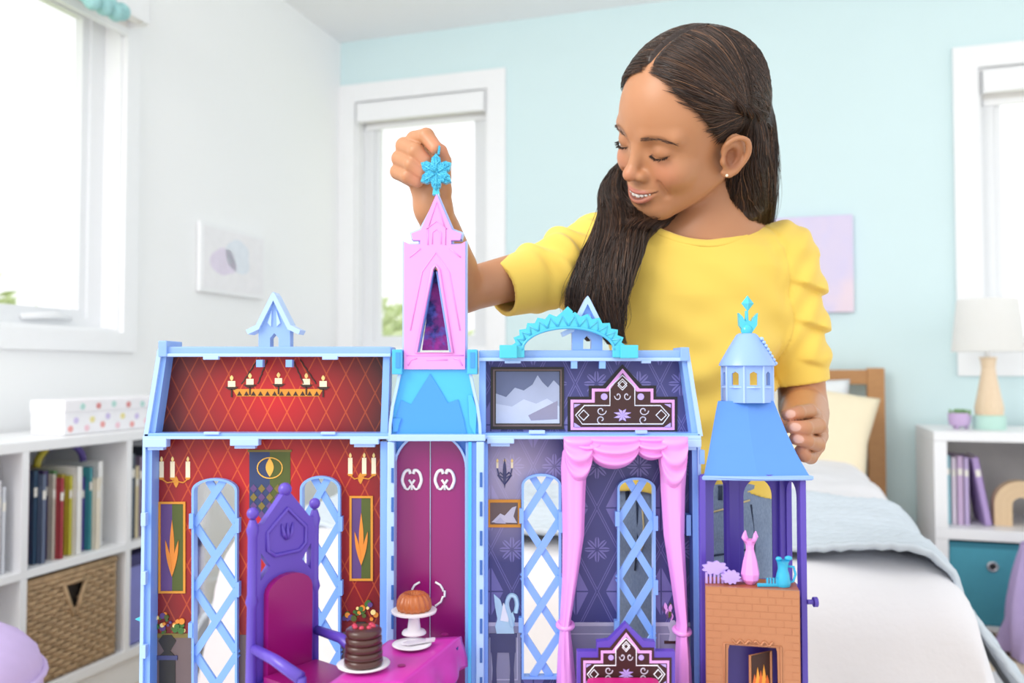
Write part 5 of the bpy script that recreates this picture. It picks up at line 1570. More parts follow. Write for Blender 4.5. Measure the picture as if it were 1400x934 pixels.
m.build('teeth', P_PIT, t); MB().box((-.012, -.0014, 0), (.006, .0014, .0028), bev=.0006).build('spine', P_PIT, t)
# ================================================================ the girl (distance fields meshed by surface nets)
def ell(p, c, r):
    q = (p - np.asarray(c)) / np.asarray(r)
    k0 = np.sqrt((q * q).sum(1)); q = q / np.asarray(r)
    return k0 * (k0 - 1) / np.maximum(np.sqrt((q * q).sum(1)), 1e-9)
def cap(p, a, b, ra, rb):
    a, b = np.asarray(a, float), np.asarray(b, float); d = b - a
    t = np.clip(((p - a) @ d) / max(d @ d, 1e-12), 0, 1)
    v = p - a - t[:, None] * d
    return np.sqrt((v * v).sum(1)) - (ra + (rb - ra) * t)
def smin(a, b, k):
    h = np.clip(.5 + .5 * (b - a) / k, 0, 1)
    return b * (1 - h) + a * h - k * h * (1 - h)
def smax(a, b, k): return -smin(-a, -b, k)
def chain(p, P, R, k=None):
    d = None
    for i in range(len(P) - 1):
        e = cap(p, P[i], P[i + 1], R[i], R[i + 1])
        d = e if d is None else (np.minimum(d, e) if not k else smin(d, e, k))
    return d
def sstep(a, b, x):
    t = np.clip((x - a) / (b - a), 0, 1); return t * t * (3 - 2 * t)

def sdf_mesh(f, lo, hi, h, slack=1.35):
    lo = np.asarray(lo, float); hi = np.asarray(hi, float)
    n0 = np.ceil((hi - lo) / (8 * h)).astype(int)
    g = np.stack(np.meshgrid(*[np.arange(n) for n in n0], indexing='ij'), -1).reshape(-1, 3)
    s = 8
    while True:
        c = lo + (g + .5) * (s * h)
        d = f(c)
        g = g[np.abs(d) < .87 * s * h * slack + .0015]
        if s == 1: break
        s //= 2
        off = np.array([[i, j, k] for i in (0, 1) for j in (0, 1) for k in (0, 1)])
        g = (g[:, None, :] * 2 + off).reshape(-1, 3)
    N = n0 * 8 + 3
    key = lambda q: (q[..., 0].astype(np.int64) * N[1] + q[..., 1]) * N[2] + q[..., 2]
    off = np.array([[0, 0, 0], [1, 0, 0], [0, 1, 0], [1, 1, 0], [0, 0, 1], [1, 0, 1], [0, 1, 1], [1, 1, 1]])
    ck = key(g[:, None, :] + off)
    uk, inv = np.unique(ck, return_inverse=True)
    inv = inv.reshape(ck.shape)
    q = np.stack([uk // (N[1] * N[2]), (uk // N[2]) % N[1], uk % N[2]], -1)
    val = f(lo + q * h)
    V = val[inv]
    ins = V < 0
    act = ins.any(1) & ~ins.all(1)
    g, V, ck = g[act], V[act], ck[act]
    E = [(0, 1), (2, 3), (4, 5), (6, 7), (0, 2), (1, 3), (4, 6), (5, 7), (0, 4), (1, 5), (2, 6), (3, 7)]
    acc = np.zeros((len(g), 3)); cnt = np.zeros(len(g))
    for a, b in E:
        va, vb = V[:, a], V[:, b]
        m = (va < 0) != (vb < 0)
        t = np.where(m, va / np.where(m, va - vb, 1), 0)
        acc += np.where(m[:, None], off[a] + t[:, None] * (off[b] - off[a]), 0); cnt += m
    verts = lo + (g + acc / cnt[:, None]) * h
    gk = key(g); order = np.argsort(gk); sk = gk[order]
    def look(q):
        k = key(q); i = np.clip(np.searchsorted(sk, k), 0, len(sk) - 1)
        return np.where(sk[i] == k, order[i], -1)
    quads = []
    for ax, cor, (b, c) in ((0, 1, (1, 2)), (1, 2, (2, 0)), (2, 4, (0, 1))):
        m = (V[:, 0] < 0) != (V[:, cor] < 0)
        i0 = np.nonzero(m)[0]; gg = g[i0]
        db = np.zeros(3, int); db[b] = 1; dc = np.zeros(3, int); dc[c] = 1
        i1, i2, i3 = look(gg - db), look(gg - db - dc), look(gg - dc)
        ok = (i1 >= 0) & (i2 >= 0) & (i3 >= 0)
        Q = np.stack([i0, i1, i2, i3], -1)[ok]
        flip = V[i0, 0][ok] > 0
        Q[flip] = Q[flip][:, ::-1]
        quads.append(Q)
    return verts, np.concatenate(quads)
def np_mesh(name, verts, faces, m, parent, origin, color=None, smooth=True):
    me = bpy.data.meshes.new(name)
    me.from_pydata((verts - np.asarray(origin)).tolist(), [], faces.tolist())
    me.materials.append(m)
    if smooth: me.shade_smooth()
    if color is not None:
        at_ = me.color_attributes.new('Col', 'FLOAT_COLOR', 'POINT')
        at_.data.foreach_set('color', np.c_[color, np.ones(len(color))].astype(np.float32).ravel())
    me.update()
    o = bpy.data.objects.new(name, me); COL.objects.link(o)
    if parent: o.parent = parent
    return o
def A(px, py, Y): return np.array(at(px, py, Y))

# ---------------------------------------------------------------- head frame
HC = np.array([.2077, .98, 1.1551])
def _rot(y, p, r):
    cz, sz = np.cos(y), np.sin(y); cx, sx = np.cos(p), np.sin(p); cy, sy = np.cos(r), np.sin(r)
    return np.array([[cz, -sz, 0], [sz, cz, 0], [0, 0, 1]]) @ np.array([[1, 0, 0], [0, cx, -sx], [0, sx, cx]]) @ np.array([[cy, 0, sy], [0, 1, 0], [-sy, 0, cy]])
HR = _rot(-1.113, .411, .4656)
def to_head(p): return (p - HC) @ HR * 100.0
def from_head(q): return HC + np.asarray(q, float) / 100.0 @ HR.T
# mouth curve (head cm)
_mt = np.linspace(-1, 1, 13)
def mouth(dz0, dz1, dy=0.0, w=2.65):
    return np.stack([w * _mt, -8.55 + 1.35 * _mt ** 2 + dy, -5.75 + .78 * _mt ** 2 + dz0 + dz1 * (1 - _mt ** 2)], 1)
M_UP, M_LO, M_GAP = mouth(.08, .34), mouth(-.08, -.66, .1), mouth(0, -.16, -.25)
EYE = np.array([2.95, -6.45, -.2])
BROW = np.array([[1.25, -8.35, 1.15], [2.3, -8.35, 1.55], [3.6, -7.75, 1.6], [4.9, -6.55, 1.0]])
LASH = np.array([[1.75, -7.45, -.58], [2.3, -7.72, -.69], [2.95, -7.78, -.82], [3.6, -7.55, -.75], [4.2, -7.0, -.47]])
def cat(P, n):
    """Catmull-Rom through P, n samples"""
    P = np.asarray(P, float); Q = np.vstack([2 * P[0] - P[1], P, 2 * P[-1] - P[-2]])
    t = np.linspace(0, len(P) - 1, n); i = np.minimum(t.astype(int), len(P) - 2); f = (t - i)[:, None]
    a, b, c, d = Q[i], Q[i + 1], Q[i + 2], Q[i + 3]
    return .5 * (2 * b + (c - a) * f + (2 * a - 5 * b + 4 * c - d) * f ** 2 + (3 * b - a - 3 * c + d) * f ** 3)
_hx = np.array([[6.75, .35, .1], [7.35, .35, 1.15], [7.75, 1.3, 1.75], [7.95, 2.35, 1.2], [7.9, 2.6, -.2], [7.6, 2.0, -1.6], [7.15, .9, -2.6], [6.85, .35, -2.3]])
HELIX = cat(_hx, 22); HELIX_R = np.interp(np.linspace(0, 1, 22), np.linspace(0, 1, 8), [.2, .26, .29, .31, .30, .28, .36, .3])
EAR_O = np.array([0, 1.75, 1.25])
def face_features(s, d):
    d = smin(d, cap(s, (1.2, -7.35, 1.3), (4.4, -6.2, 1.35), .75, .7), 1.0)
    d = smax(d, -ell(s, (2.95, -8.5, -.05), (1.55, .95, .95)), .9)
    d = smin(d, ell(s, EYE, (1.5, 1.28, 1.25)), .25)
    d = smax(d, -chain(s, LASH + np.array([0, -.12, -.12]), [.03, .10, .12, .10, .03]), .12)
    # nose
    n = cap(s, (0, -7.5, .4), (0, -8.75, -2.6), .62, .78)
    n = smin(n, ell(s, (0, -9.1, -3.0), (.95, .95, .85)), .5)
    n = smin(n, ell(s, (1.05, -8.35, -3.25), (.62, .8, .62)), .4)
    d = smin(d, n, .7)
    d = smax(d, -ell(s, (.52, -8.95, -3.78), (.33, .42, .26)), .15)
    # smile
    d = smax(d, -chain(s, mouth(-.05, -.12, -.1), [.05, .13, .21, .28, .33, .36, .37, .36, .33, .28, .21, .13, .05]), .18)
    d = smin(d, chain(s, M_UP, [.10, .16, .21, .24, .26, .27, .25, .27, .26, .24, .21, .16, .10]), .22)
    d = smin(d, chain(s, M_LO, [.10, .18, .26, .31, .35, .37, .38, .37, .35, .31, .26, .18, .10]), .22)
    d = smax(d, -chain(s, M_GAP, [.02, .08, .17, .24, .29, .32, .33, .32, .29, .24, .17, .08, .02]), .08)
    d = smax(d, -cap(s, (3.0, -7.4, -3.9), (3.15, -6.6, -5.6), .12, .12), .7)
    return d
def ear_features(s, d):
    s = s + EAR_O; s = s - np.outer(.26 * np.clip(s[:, 1] - .3, 0, 3), [1, 0, 0])
    e = ell(s, (7.0, 1.5, -.45), (.5, 1.5, 2.5))
    e = smin(e, chain(s, HELIX, HELIX_R), .3)
    e = smax(e, -ell(s, (7.55, 1.05, -.6), (.75, .72, 1.15)), .2)
    e = smin(e, chain(s, np.array([[7.3, 1.0, 1.0], [7.35, 1.75, .3], [7.3, 1.8, -.8], [7.15, 1.2, -1.7]]), [.14, .2, .2, .15]), .2)
    e = smin(e, ell(s, (7.0, .15, -.9), (.35, .3, .5)), .2)
    return smin(d, e, .35)
def head_sdf(q):
    """q in head centimetres"""
    x = np.abs(q[:, 0]); s = np.stack([x, q[:, 1], q[:, 2]], 1)
    d = ell(s, (0, .9, 3.5), (7.0, 8.9, 7.3))
    d = smin(d, ell(s, (0, -3.4, 1.6), (5.9, 4.8, 5.6)), 1.6)
    d = smin(d, ell(s, (0, -2.9, -2.4), (5.6, 5.0, 6.0)), 1.6)
    d = smin(d, cap(s, (4.8, -.6, -4.5), (1.5, -5.7, -7.5), 1.15, 1.7), 2.2)
    d = smin(d, ell(s, (0, -6.2, -7.75), (1.85, 1.65, 1.6)), 1.4)
    d = smin(d, ell(s, (3.35, -5.5, -2.9), (2.25, 2.1, 2.1)), 1.2)
    d = smin(d, ell(s, (0, -6.5, -5.0), (2.7, 1.95, 2.0)), 1.0)
    fm = s[:, 1] < -3.5
    if fm.any(): d[fm] = face_features(s[fm], d[fm])
    em = s[:, 0] > 4.6
    if em.any(): d[em] = ear_features(s[em], d[em])
    return d

# ---------------------------------------------------------------- limbs
NB = A(972, 322, 1.045)
SR, ER, WR = A(812, 350, 1.04), A(632, 398, .95), A(592, 284, .848)
SL, EL, WL = A(1080, 350, 1.05), A(1098, 556, 1.055), A(1106, 588, .912)
def H(l): return np.array([A(*t) for t in l])
RH = dict(index=H([(582, 212, .838), (567, 191, .812), (583, 186, .797), (596, 203, .7905)]),
          middle=H([(574, 222, .842), (553, 200, .815), (569, 207, .798), (582, 220, .797)]),
          ring=H([(570, 234, .845), (547, 217, .818), (563, 225, .801), (577, 236, .800)]),
          pinky=H([(570, 248, .845), (544, 235, .822), (558, 241, .806), (571, 248, .806)]),
          thumb=H([(598, 262, .838), (604, 241, .822), (605, 221, .806), (602, 207, .797)]))
LH = dict(index=H([(1112, 568, .870), (1106, 562, .843), (1091, 564, .822), (1076, 567, .816)]),
          middle=H([(1119, 581, .870), (1118, 582, .838), (1101, 585, .815), (1082, 584, .811)]),
          ring=H([(1121, 596, .872), (1117, 607, .840), (1103, 603, .818), (1087, 600, .814)]),
          pinky=H([(1117, 610, .876), (1108, 625, .853), (1100, 623, .831), (1094, 616, .823)]),
          thumb=H([(1098, 578, .885), (1086, 572, .866), (1078, 575, .850), (1074, 584, .843)]))
FR_ = dict(index=(.0090, .0083, .0076, .0064), middle=(.0092, .0086, .0078, .0066), ring=(.0090, .0083, .0075, .0064), pinky=(.0084, .0076, .0070, .0060), thumb=(.0110, .0092, .0086, .0070))
def hand_sdf(p, HH, W, sc):
    d = None
    for f in ('index', 'middle', 'ring', 'pinky'):
        e = cap(p, W, HH[f][0], .0145 * sc, .0088 * sc)
        d = e if d is None else smin(d, e, .006)
    for f in ('index', 'middle', 'ring', 'pinky', 'thumb'):
        r = [x * sc for x in FR_[f]]
        e = chain(p, HH[f], r, .0015)
        d = smin(d, e, .0012 if f != 'thumb' else .003)
    d = smin(d, cap(p, W, HH['thumb'][0], .015 * sc, .013 * sc), .010)
    return d
def lerp(a, b, t): return a + (b - a) * t
def arm_sdf(p, S, E, W, r):
    d = chain(p, [S, lerp(S, E, .5), E], [r[0], r[1], r[2]])
    d = smin(d, chain(p, [E, lerp(E, W, .3), lerp(E, W, .75), W], [r[2], r[3], r[4], r[5]]), .006)
    return d
def near(p, c, R, f, d, k):
    """blend field f into d only for points close to ball (c, R)"""
    dd = np.sqrt(((p - c) ** 2).sum(1)) - R
    m = dd < .03
    out = np.minimum(d, np.maximum(dd, .02)) if d is not None else np.maximum(dd, .02)
    if m.any():
        e = f(p[m]); out[m] = e if d is None else smin(d[m], e, k)
    return out
NK0 = from_head((0.3, 3.6, -3.0))
def skin_sdf(p):
    d = near(p, HC + HR @ np.array([0, -.005, .008]), .135, lambda q: head_sdf(to_head(q)) / 100.0, None, 0)
    n = cap(p, NK0, NB, .042, .045)
    n = smin(n, cap(p, NB, lerp(NB, SR, .7), .040, .024), .03)
    n = smin(n, cap(p, NB, lerp(NB, SL, .7), .040, .024), .03)
    n = smin(n, cap(p, NB, A(955, 470, 1.05), .045, .05), .03)
    d = smin(d, n, .010)
    d = near(p, (SR + WR) / 2, .19, lambda q: arm_sdf(q, SR, ER, WR, (.028, .0280, .0245, .0255, .0205, .0170)), d, .012)
    d = near(p, (SL + WL) / 2, .20, lambda q: arm_sdf(q, SL, EL, WL, (.028, .0300, .0285, .0280, .0220, .0180)), d, .012)
    d = near(p, RH['middle'][1], .085, lambda q: hand_sdf(q, RH, WR, 1.0), d, .008)
    d = near(p, LH['middle'][1], .085, lambda q: hand_sdf(q, LH, WL, .92), d, .008)
    return d
sv, sf = sdf_mesh(skin_sdf, (-.14, .77, .76), (.40, 1.13, 1.29), .0014)

# skin colour per vertex
def skin_color(v):
    c = np.tile(np.array(lin('#bb8560')[:3]), (len(v), 1))
    def blend(w, col): c[:] = c * (1 - w[:, None]) + np.array(lin(col)[:3]) * w[:, None]
    q = to_head(v); s = q.copy(); s[:, 0] = np.abs(s[:, 0])
    inh = ((q ** 2).sum(1) < 16 ** 2).astype(float)
    blend(inh * .32 * (1 - sstep(.4, 1.5, np.sqrt((((s - [3.6, -7.2, -2.7]) / 1.7) ** 2).sum(1)))), '#cf7f68')
    blend(inh * .35 * (1 - sstep(.3, 1.4, np.sqrt((((s - [0, -9.8, -3.1]) / 1.2) ** 2).sum(1)))), '#cd8068')
    _lr = np.array([.05, .12, .2, .26, .29, .3, .3, .3, .29, .26, .2, .12, .05])
    dl = np.minimum(chain(s, M_UP, _lr), chain(s, M_LO, _lr * 1.25))
    blend(inh * .85 * (1 - sstep(-.08, .10, dl)), '#b76a63')
    blend(inh * .9 * (1 - sstep(-.02, .1, chain(s, M_GAP, [.02, .08, .17, .24, .29, .32, .33, .32, .29, .24, .17, .08, .02]))), '#4a1f1c')
    blend(inh * .6 * (1 - sstep(-.08, .22, chain(s, BROW, [.10, .22, .20, .05]))), '#7a5138')
    blend(inh * .95 * (1 - sstep(-.02, .14, chain(s, LASH, [.02, .06, .08, .06, .02]))), '#3a251c')
    blend(inh * .3 * (1 - sstep(.0, .5, chain(s, LASH + np.array([0, 0, .55]), [.3] * 5))), '#a9714f')
    blend(inh * .6 * (1 - sstep(0, .15, ell(s, (.52, -8.95, -3.78), (.33, .42, .26)))), '#6e3a2a')
    blend(inh * .65 * (1 - sstep(0, .5, ell(s + EAR_O - np.outer(.26 * np.clip(s[:, 1] + EAR_O[1] - .3, 0, 3), [1, 0, 0]), (7.5, 1.05, -.6), (.7, .7, 1.1)))), '#8a4f37')
    hl = np.interp(q[:, 2], [-4, -1.0, -.5, .95, 3.8, 6.3, 8.35, 12.0], [2.2, 1.4, -1.4, -2.9, -4.8, -6.4, -6.1, -6.1])
    blend(inh * .8 * sstep(-.1, .7, q[:, 1] - hl) * sstep(.28, .5, s[:, 0]) * (q[:, 2] > -1.2) * (~((s[:, 0] > 6.4) & (q[:, 2] < 1.3))), '#4a3022')
    for HH, sc in ((RH, 1.0), (LH, .92)):
        for f, P in HH.items():
            blend(.35 * (1 - sstep(.006, .018, np.sqrt(((v - P[3]) ** 2).sum(1)))), '#d98e74')
    for f in ('index', 'middle', 'ring'):
        P = LH[f]; c0 = P[3] * .85 + P[2] * .15 + np.array([0, -.0060, .0005])
        ax = (P[3] - P[2]) / np.linalg.norm(P[3] - P[2])
        w = v - c0; la = w @ ax; r = np.sqrt(np.maximum((w ** 2).sum(1) - la ** 2, 0))
        blend(.8 * (1 - sstep(.8, 1.05, np.sqrt((la / .0062) ** 2 + (r / .0046) ** 2))), '#eebfae')
    return c
girl = thing('person', 'person in a yellow puff-sleeve top and jeans holding a star over the castle', 'person', (.215, 1.05, 0))
GO = np.array(girl.location)
_sk = Mat('skin')
_at = _sk.node('ShaderNodeVertexColor', layer_name='Col')
_nz = _sk.noise(90, 4)
_sk.set(Base_Color=_sk.mix(_nz * .12, _at.outputs[0], lin('#a8663f')), Roughness=.40, Subsurface_Weight=.10, Subsurface_Scale=.006, Specular_IOR_Level=.4)
_sk.nt.nodes['Principled BSDF'].inputs['Subsurface Radius'].default_value = (1, .35, .2)
_sk.bump(_sk.noise(900, 2), .05, .0004)
np_mesh('body', sv, sf, _sk.m, girl, GO, skin_color(sv))
# teeth
M_TOOTH = mat('tooth_enamel', '#ece6de', .3, var=.02)
for xx, w, h in ((-1.05, .52, .42), (-.40, .68, .58), (.28, .68, .58), (.88, .44, .44), (1.34, .42, .38), (1.74, .36, .30)):
    f_ = xx / 2.55
    c = (xx, -8.46 + 1.35 * f_ * f_, -5.72 + .72 * f_ * f_)
    m = MB().ball((0, 0, 0), (w * .0054, .0022, h * .0062), 14, 10)
    m.v = [(v[0] * (1 + .25 * abs(v[2]) / .003), v[1], v[2]) for v in m.v]
    m.xform(Matrix.Rotation(1.06 * xx / 2.55, 4, 'Z'))
    m.xform(Matrix.Translation(Vector(from_head(c))) @ Matrix([list(r) for r in HR]).to_4x4())
    m.build('tooth', M_TOOTH, girl, True, origin=GO)
# eyelashes and brows: fine hairs
def tubes(paths, r0, taper=True, n=4):
    """paths S x P x 3 -> verts, faces"""
    S, Pn, _ = paths.shape
    T = np.gradient(paths, axis=1); T /= np.maximum(np.linalg.norm(T, axis=2, keepdims=True), 1e-9)
    ref = np.tile(np.array([.31, .62, .72]), (S, Pn, 1))
    U = np.cross(T, ref); U /= np.maximum(np.linalg.norm(U, axis=2, keepdims=True), 1e-9)
    Wv = np.cross(T, U)
    prof = np.ones(Pn)
    if taper: prof = np.clip(np.minimum(np.minimum(1.0, (1 - np.linspace(0, 1, Pn)) * 2.2 + .12), np.linspace(0, 1, Pn) * 9 + .25), .12, 1)
    r = (np.asarray(r0).reshape(-1, 1) * prof)[..., None]
    ring = [paths + r * (U * math.cos(2 * PI * k / n) + Wv * math.sin(2 * PI * k / n)) for k in range(n)]
    v = np.stack(ring, 2).reshape(-1, 3)
    base = (np.arange(S)[:, None] * Pn + np.arange(Pn - 1)) * n
    fs = []
    for k in range(n):
        l = (k + 1) % n
        fs.append(np.stack([base + k, base + l, base + n + l, base + n + k], -1).reshape(-1, 4))
    return v, np.concatenate(fs)
rs = np.random.RandomState(5)
def lerp_path(P, t):
    i = np.clip((t * (len(P) - 1)).astype(int), 0, len(P) - 2); f = t * (len(P) - 1) - i
    return P[i] * (1 - f[:, None]) + P[i + 1] * f[:, None]
M_LASH = mat('lash_brown', '#241611', .5, var=0)
for sgn, nm in ((1, 'eyelashes'), (-1, 'eyelashes')):
    t = np.linspace(.16, .98, 60); b = lerp_path(LASH, t) + np.array([0, -.08, 0])
    dirv = np.stack([(t - .5) * .9, -.75 + 0 * t, -.42 + 0 * t], 1) + rs.normal(0, .09, (60, 3))
    s_ = np.linspace(0, 1, 5)[None, :, None]
    L = (.42 + .3 * t)[:, None, None]
    path = b[:, None, :] + dirv[:, None, :] * L * s_ + np.array([0, 0, .22]) * (s_ ** 2) * L
    path[..., 0] *= sgn
    v, f = tubes(from_head(path.reshape(-1, 3)).reshape(path.shape), np.full(60, .00028))
    o = np_mesh(nm, v, f, M_LASH, girl, GO); o['kind'] = 'stuff'
    t = rs.rand(130); b = lerp_path(BROW, t); b = b + np.stack([0 * t, -.22 + 0 * t, rs.uniform(-.22, .2, 130) * (1 - .6 * t)], 1)
    dirv = np.stack([.8 + 0 * t, .05 + .5 * t, .35 - .7 * t], 1) + rs.normal(0, .12, (130, 3))
    path = b[:, None, :] + dirv[:, None, :] * .55 * s_
    path[..., 0] *= sgn
    v, f = tubes(from_head(path.reshape(-1, 3)).reshape(path.shape), np.full(130, .00022))
    o = np_mesh('eyebrow', v, f, mat('brow_brown', '#4a2f22', .6, var=0), girl, GO); o['kind'] = 'stuff'
MB().ball(Vector(from_head((7.25, -1.2, -3.8))), .0021, 12, 8).build('earring', mat('earring_pearl', '#f6ead8', .15, var=0), girl, True, origin=GO)
# ---------------------------------------------------------------- shirt and jeans
zt = lambda py: float(A(945, py, 1.045)[2])
_zs = np.array([zt(y) for y in (720, 660, 600, 540, 470, 410, 370, 345, 328, 312, 298, 280)])
_ta = np.array([.113, .108, .100, .100, .106, .114, .122, .121, .104, .074, .052, .040])
_tb = np.array([.082, .078, .074, .073, .076, .075, .070, .064, .056, .048, .042, .036])
_cx = np.array([at(x, 500, 1.045).x for x in (942, 942, 944, 946, 948, 948, 947, 946, 948, 953, 958, 960)])
def torso(p, grow=0.0):
    z = p[:, 2]
    a = np.interp(z, _zs, _ta) + grow; b = np.interp(z, _zs, _tb) + grow; cx = np.interp(z, _zs, _cx)
    x = (p[:, 0] - cx) / a; y = (p[:, 1] - 1.048) / b
    r = (np.abs(x) ** 2.4 + np.abs(y) ** 2.2) ** (1 / 2.3)
    return (r - 1) * np.minimum(a, b) * .8
CUR, CUL = A(685, 396, .970), A(1094, 524, 1.056)
SLR0, SLL0 = A(826, 352, 1.048), A(1066, 352, 1.052)
axR = (CUR - SLR0) / np.linalg.norm(CUR - SLR0); axL = (CUL - SLL0) / np.linalg.norm(CUL - SLL0)
NKC = A(951, 290, 1.035)
def sleeves(p):
    dR = cap(p, SLR0, CUR + axR * .02, .056, .0295)
    w = p - SLR0; sR = w @ axR / .13
    up = w - (w @ axR)[:, None] * axR
    ang = np.arctan2(up[:, 2], -up[:, 1])
    dR = dR + .0042 * np.sin(2 * PI * (2.6 * sR + .35 * ang)) * sstep(.0, .35, sR) * (1 - sstep(.75, 1.0, sR)) + .0026 * np.sin(2 * PI * (5.1 * sR - .5 * ang + .2)) * (1 - sstep(.7, 1., sR))
    dL = cap(p, SLL0, CUL + axL * .02, .046, .0345)
    w = p - SLL0; L = np.linalg.norm(CUL - SLL0); sL = w @ axL / L
    up = w - (w @ axL)[:, None] * axL
    o = np.clip(up[:, 0] / .045, -1, 1)
    ph = 3.3 * sL - .42 * o + .18
    fr = ph - np.floor(ph); saw = fr ** .8 * (1 - sstep(.84, 1.0, fr))
    m = sstep(-.35, .35, o) * sstep(.0, .18, sL) * (1 - sstep(.80, .92, sL))
    dL = dL - (.0115 * saw - .002) * m - .0016 * np.sin(2 * PI * (4 * sL + 1.2 * o)) * (1 - sstep(.75, .95, sL))
    return dR, dL
def shirt_body(p):
    d = torso(p)
    x, z = p[:, 0], p[:, 2]
    d = d + .0013 * np.sin(70 * x + 95 * z) * np.sin(31 * z + 11 * x) + .0030 * np.sin(26 * x - 60 * z + 1.0) * sstep(1.02, .86, z) + .0022 * np.sin(120 * (z - .35 * np.abs(x - .21)) + 2)* sstep(.98, .85, z) + .0020 * np.sin(90 * x + 40 * z) * sstep(.0, .05, np.abs(x - .215) - .05) * sstep(1.05, .95, z)
    return d
def shirt_sdf(p):
    t = shirt_body(p); dR, dL = sleeves(p)
    full = smin(smin(t, dR, .022), dL, .018)
    sph = np.sqrt((((p - NKC) / np.array([.0700, .068, .0645])) ** 2).sum(1)) - 1
    rim = 1 - sstep(.12, .145, sph)
    # cuff and hem bands stand a little proud
    cR = (p - CUR) @ axR; cL = (p - CUL) @ axL
    groove = sstep(.135, .15, sph) * (1 - sstep(.16, .18, sph))
    sd_ = 1 - sstep(.0, .0035, np.minimum(np.abs(dL - t), np.abs(dR - t)))
    outer = full + .0014 * sd_
    inner = full + .0060
    d = np.maximum(outer, -inner)
    d = np.maximum(d, -sph * .055)
    nearR = np.sqrt(((p - CUR) ** 2).sum(1)) < .07; nearL = np.sqrt(((p - CUL) ** 2).sum(1)) < .075
    d = np.where(nearR, np.maximum(d, cR), d); d = np.where(nearL, np.maximum(d, cL), d)
    d = np.maximum(d, zt(668) + .006 * np.sin(p[:, 0] * 55) - p[:, 2])
    return d
hv, hf = sdf_mesh(shirt_sdf, (-.045, .93, .70), (.43, 1.155, 1.085), .0020)
_ms = Mat('yellow_jersey')
_n = _ms.noise(7, 2)
_ms.set(Base_Color=_ms.mix(_n, lin('#e6c250'), lin('#edcd5f')), Roughness=.8, Sheen_Weight=.2)
_ms.bump(_ms.noise(1500, 2), .12, .0004)
np_mesh('shirt', hv, hf, _ms.m, girl, GO)
# neckband: follows the line where the neck opening meets the shirt
def on_surface(f, p, d, n=40):
    """march from p along d to the surface of f"""
    p = np.array(p, float); t = 0
    for _ in range(n):
        v = f((p + d * t)[None])[0]
        t += v * .7
        if abs(v) < 1e-4: break
    return p + d * t
def full_shirt(p):
    t = shirt_body(p); dR, dL = sleeves(p); return smin(smin(t, dR, .022), dL, .018)
def seam(path, f, m_, r, name, Y0=.88):
    P = []
    for px, py in path:
        d = np.array(ray(px, py)); d /= np.linalg.norm(d)
        P.append(Vector(on_surface(f, A(px, py, Y0), d) - d * .0008))
    MB().tube(P, r, 5).build(name, m_, girl, True, origin=GO)
NKR = np.array([.0700, .068, .0645])
band = []
for k in range(72):
    a = 2 * PI * k / 72
    th = np.linspace(-1.45, 1.2, 160)
    P_ = NKC + np.stack([np.cos(th) * math.cos(a), np.cos(th) * math.sin(a), np.sin(th)], 1) * NKR
    v_ = full_shirt(P_); i_ = int(np.argmax(v_ > -.0015)) if (v_ > -.0015).any() else 0
    band.append(P_[i_])
band = np.array(band)
for _ in range(4): band = (np.roll(band, 1, 0) + 2 * band + np.roll(band, -1, 0)) / 4
nv = []
for k in range(72):
    c_ = band[k]; n_ = c_ - NKC; n_ /= np.linalg.norm(n_)
    tg = band[(k + 1) % 72] - band[k - 1]; tg /= np.linalg.norm(tg); up_ = np.cross(tg, n_)
    g_ = np.array([full_shirt((c_ + np.eye(3)[j] * 5e-4)[None])[0] for j in range(3)]) - full_shirt(c_[None])[0]
    g_ /= np.linalg.norm(g_); al = n_ - g_ * (n_ @ g_); al /= np.linalg.norm(al)
    for j in range(8):
        b_ = 2 * PI * j / 8
        nv.append(c_ + al * (.0015 + .0058 * math.cos(b_)) + g_ * (.0006 + .0022 * math.sin(b_)))
nf = np.array([[k * 8 + j, k * 8 + (j + 1) % 8, ((k + 1) % 72) * 8 + (j + 1) % 8, ((k + 1) % 72) * 8 + j] for k in range(72) for j in range(8)])
np_mesh('neckband', np.array(nv), nf, _ms.m, girl, GO)
M_SEAM = mat('yellow_seam', '#e3bb33', .8)

LG = [(A(898, 760, 1.05), A(893, 1000, 1.05)), (A(992, 760, 1.05), A(998, 1000, 1.05))]
def jeans_sdf(p):
    t = torso(p, -.003)
    t = smax(t, p[:, 2] - zt(652), .006)
    t = smax(t, zt(740) - p[:, 2], .03)
    for a, b in LG:
        k = np.array([a[0], a[1] + .005, .42]); f = np.array([a[0], a[1] + .01, .05])
        l = chain(p, [a, k, f], [.070, .052, .050])
        t = smin(t, l, .03)
    t = np.maximum(t, .035 - p[:, 2])
    x, z = p[:, 0], p[:, 2]
    band = sstep(zt(676), zt(674), z)
    return t - .0014 * band + .0022 * np.sin(60 * z + 25 * x) * np.sin(35 * x - 20 * z) * (1 - band)
jv, jf = sdf_mesh(jeans_sdf, (.03, .93, .02), (.38, 1.17, .80), .0042)
_md = Mat('denim')
_a = _md.noise(900, 2, stretch=(1, 1, .25)); _b = _md.noise(22, 4)
_c = _md.mix(_b, lin('#33435f'), lin('#7d93b4'))
_md.set(Base_Color=_md.mix(_a * .6, _c, lin('#a9bad2')), Roughness=.85)
_md.bump(_a, .25, .0006)
np_mesh('jeans', jv, jf, _md.m, girl, GO)
M_ST = mat('denim_stitch', '#c9b78c', .8); M_DK = mat('denim_seam', '#2a3850', .8)
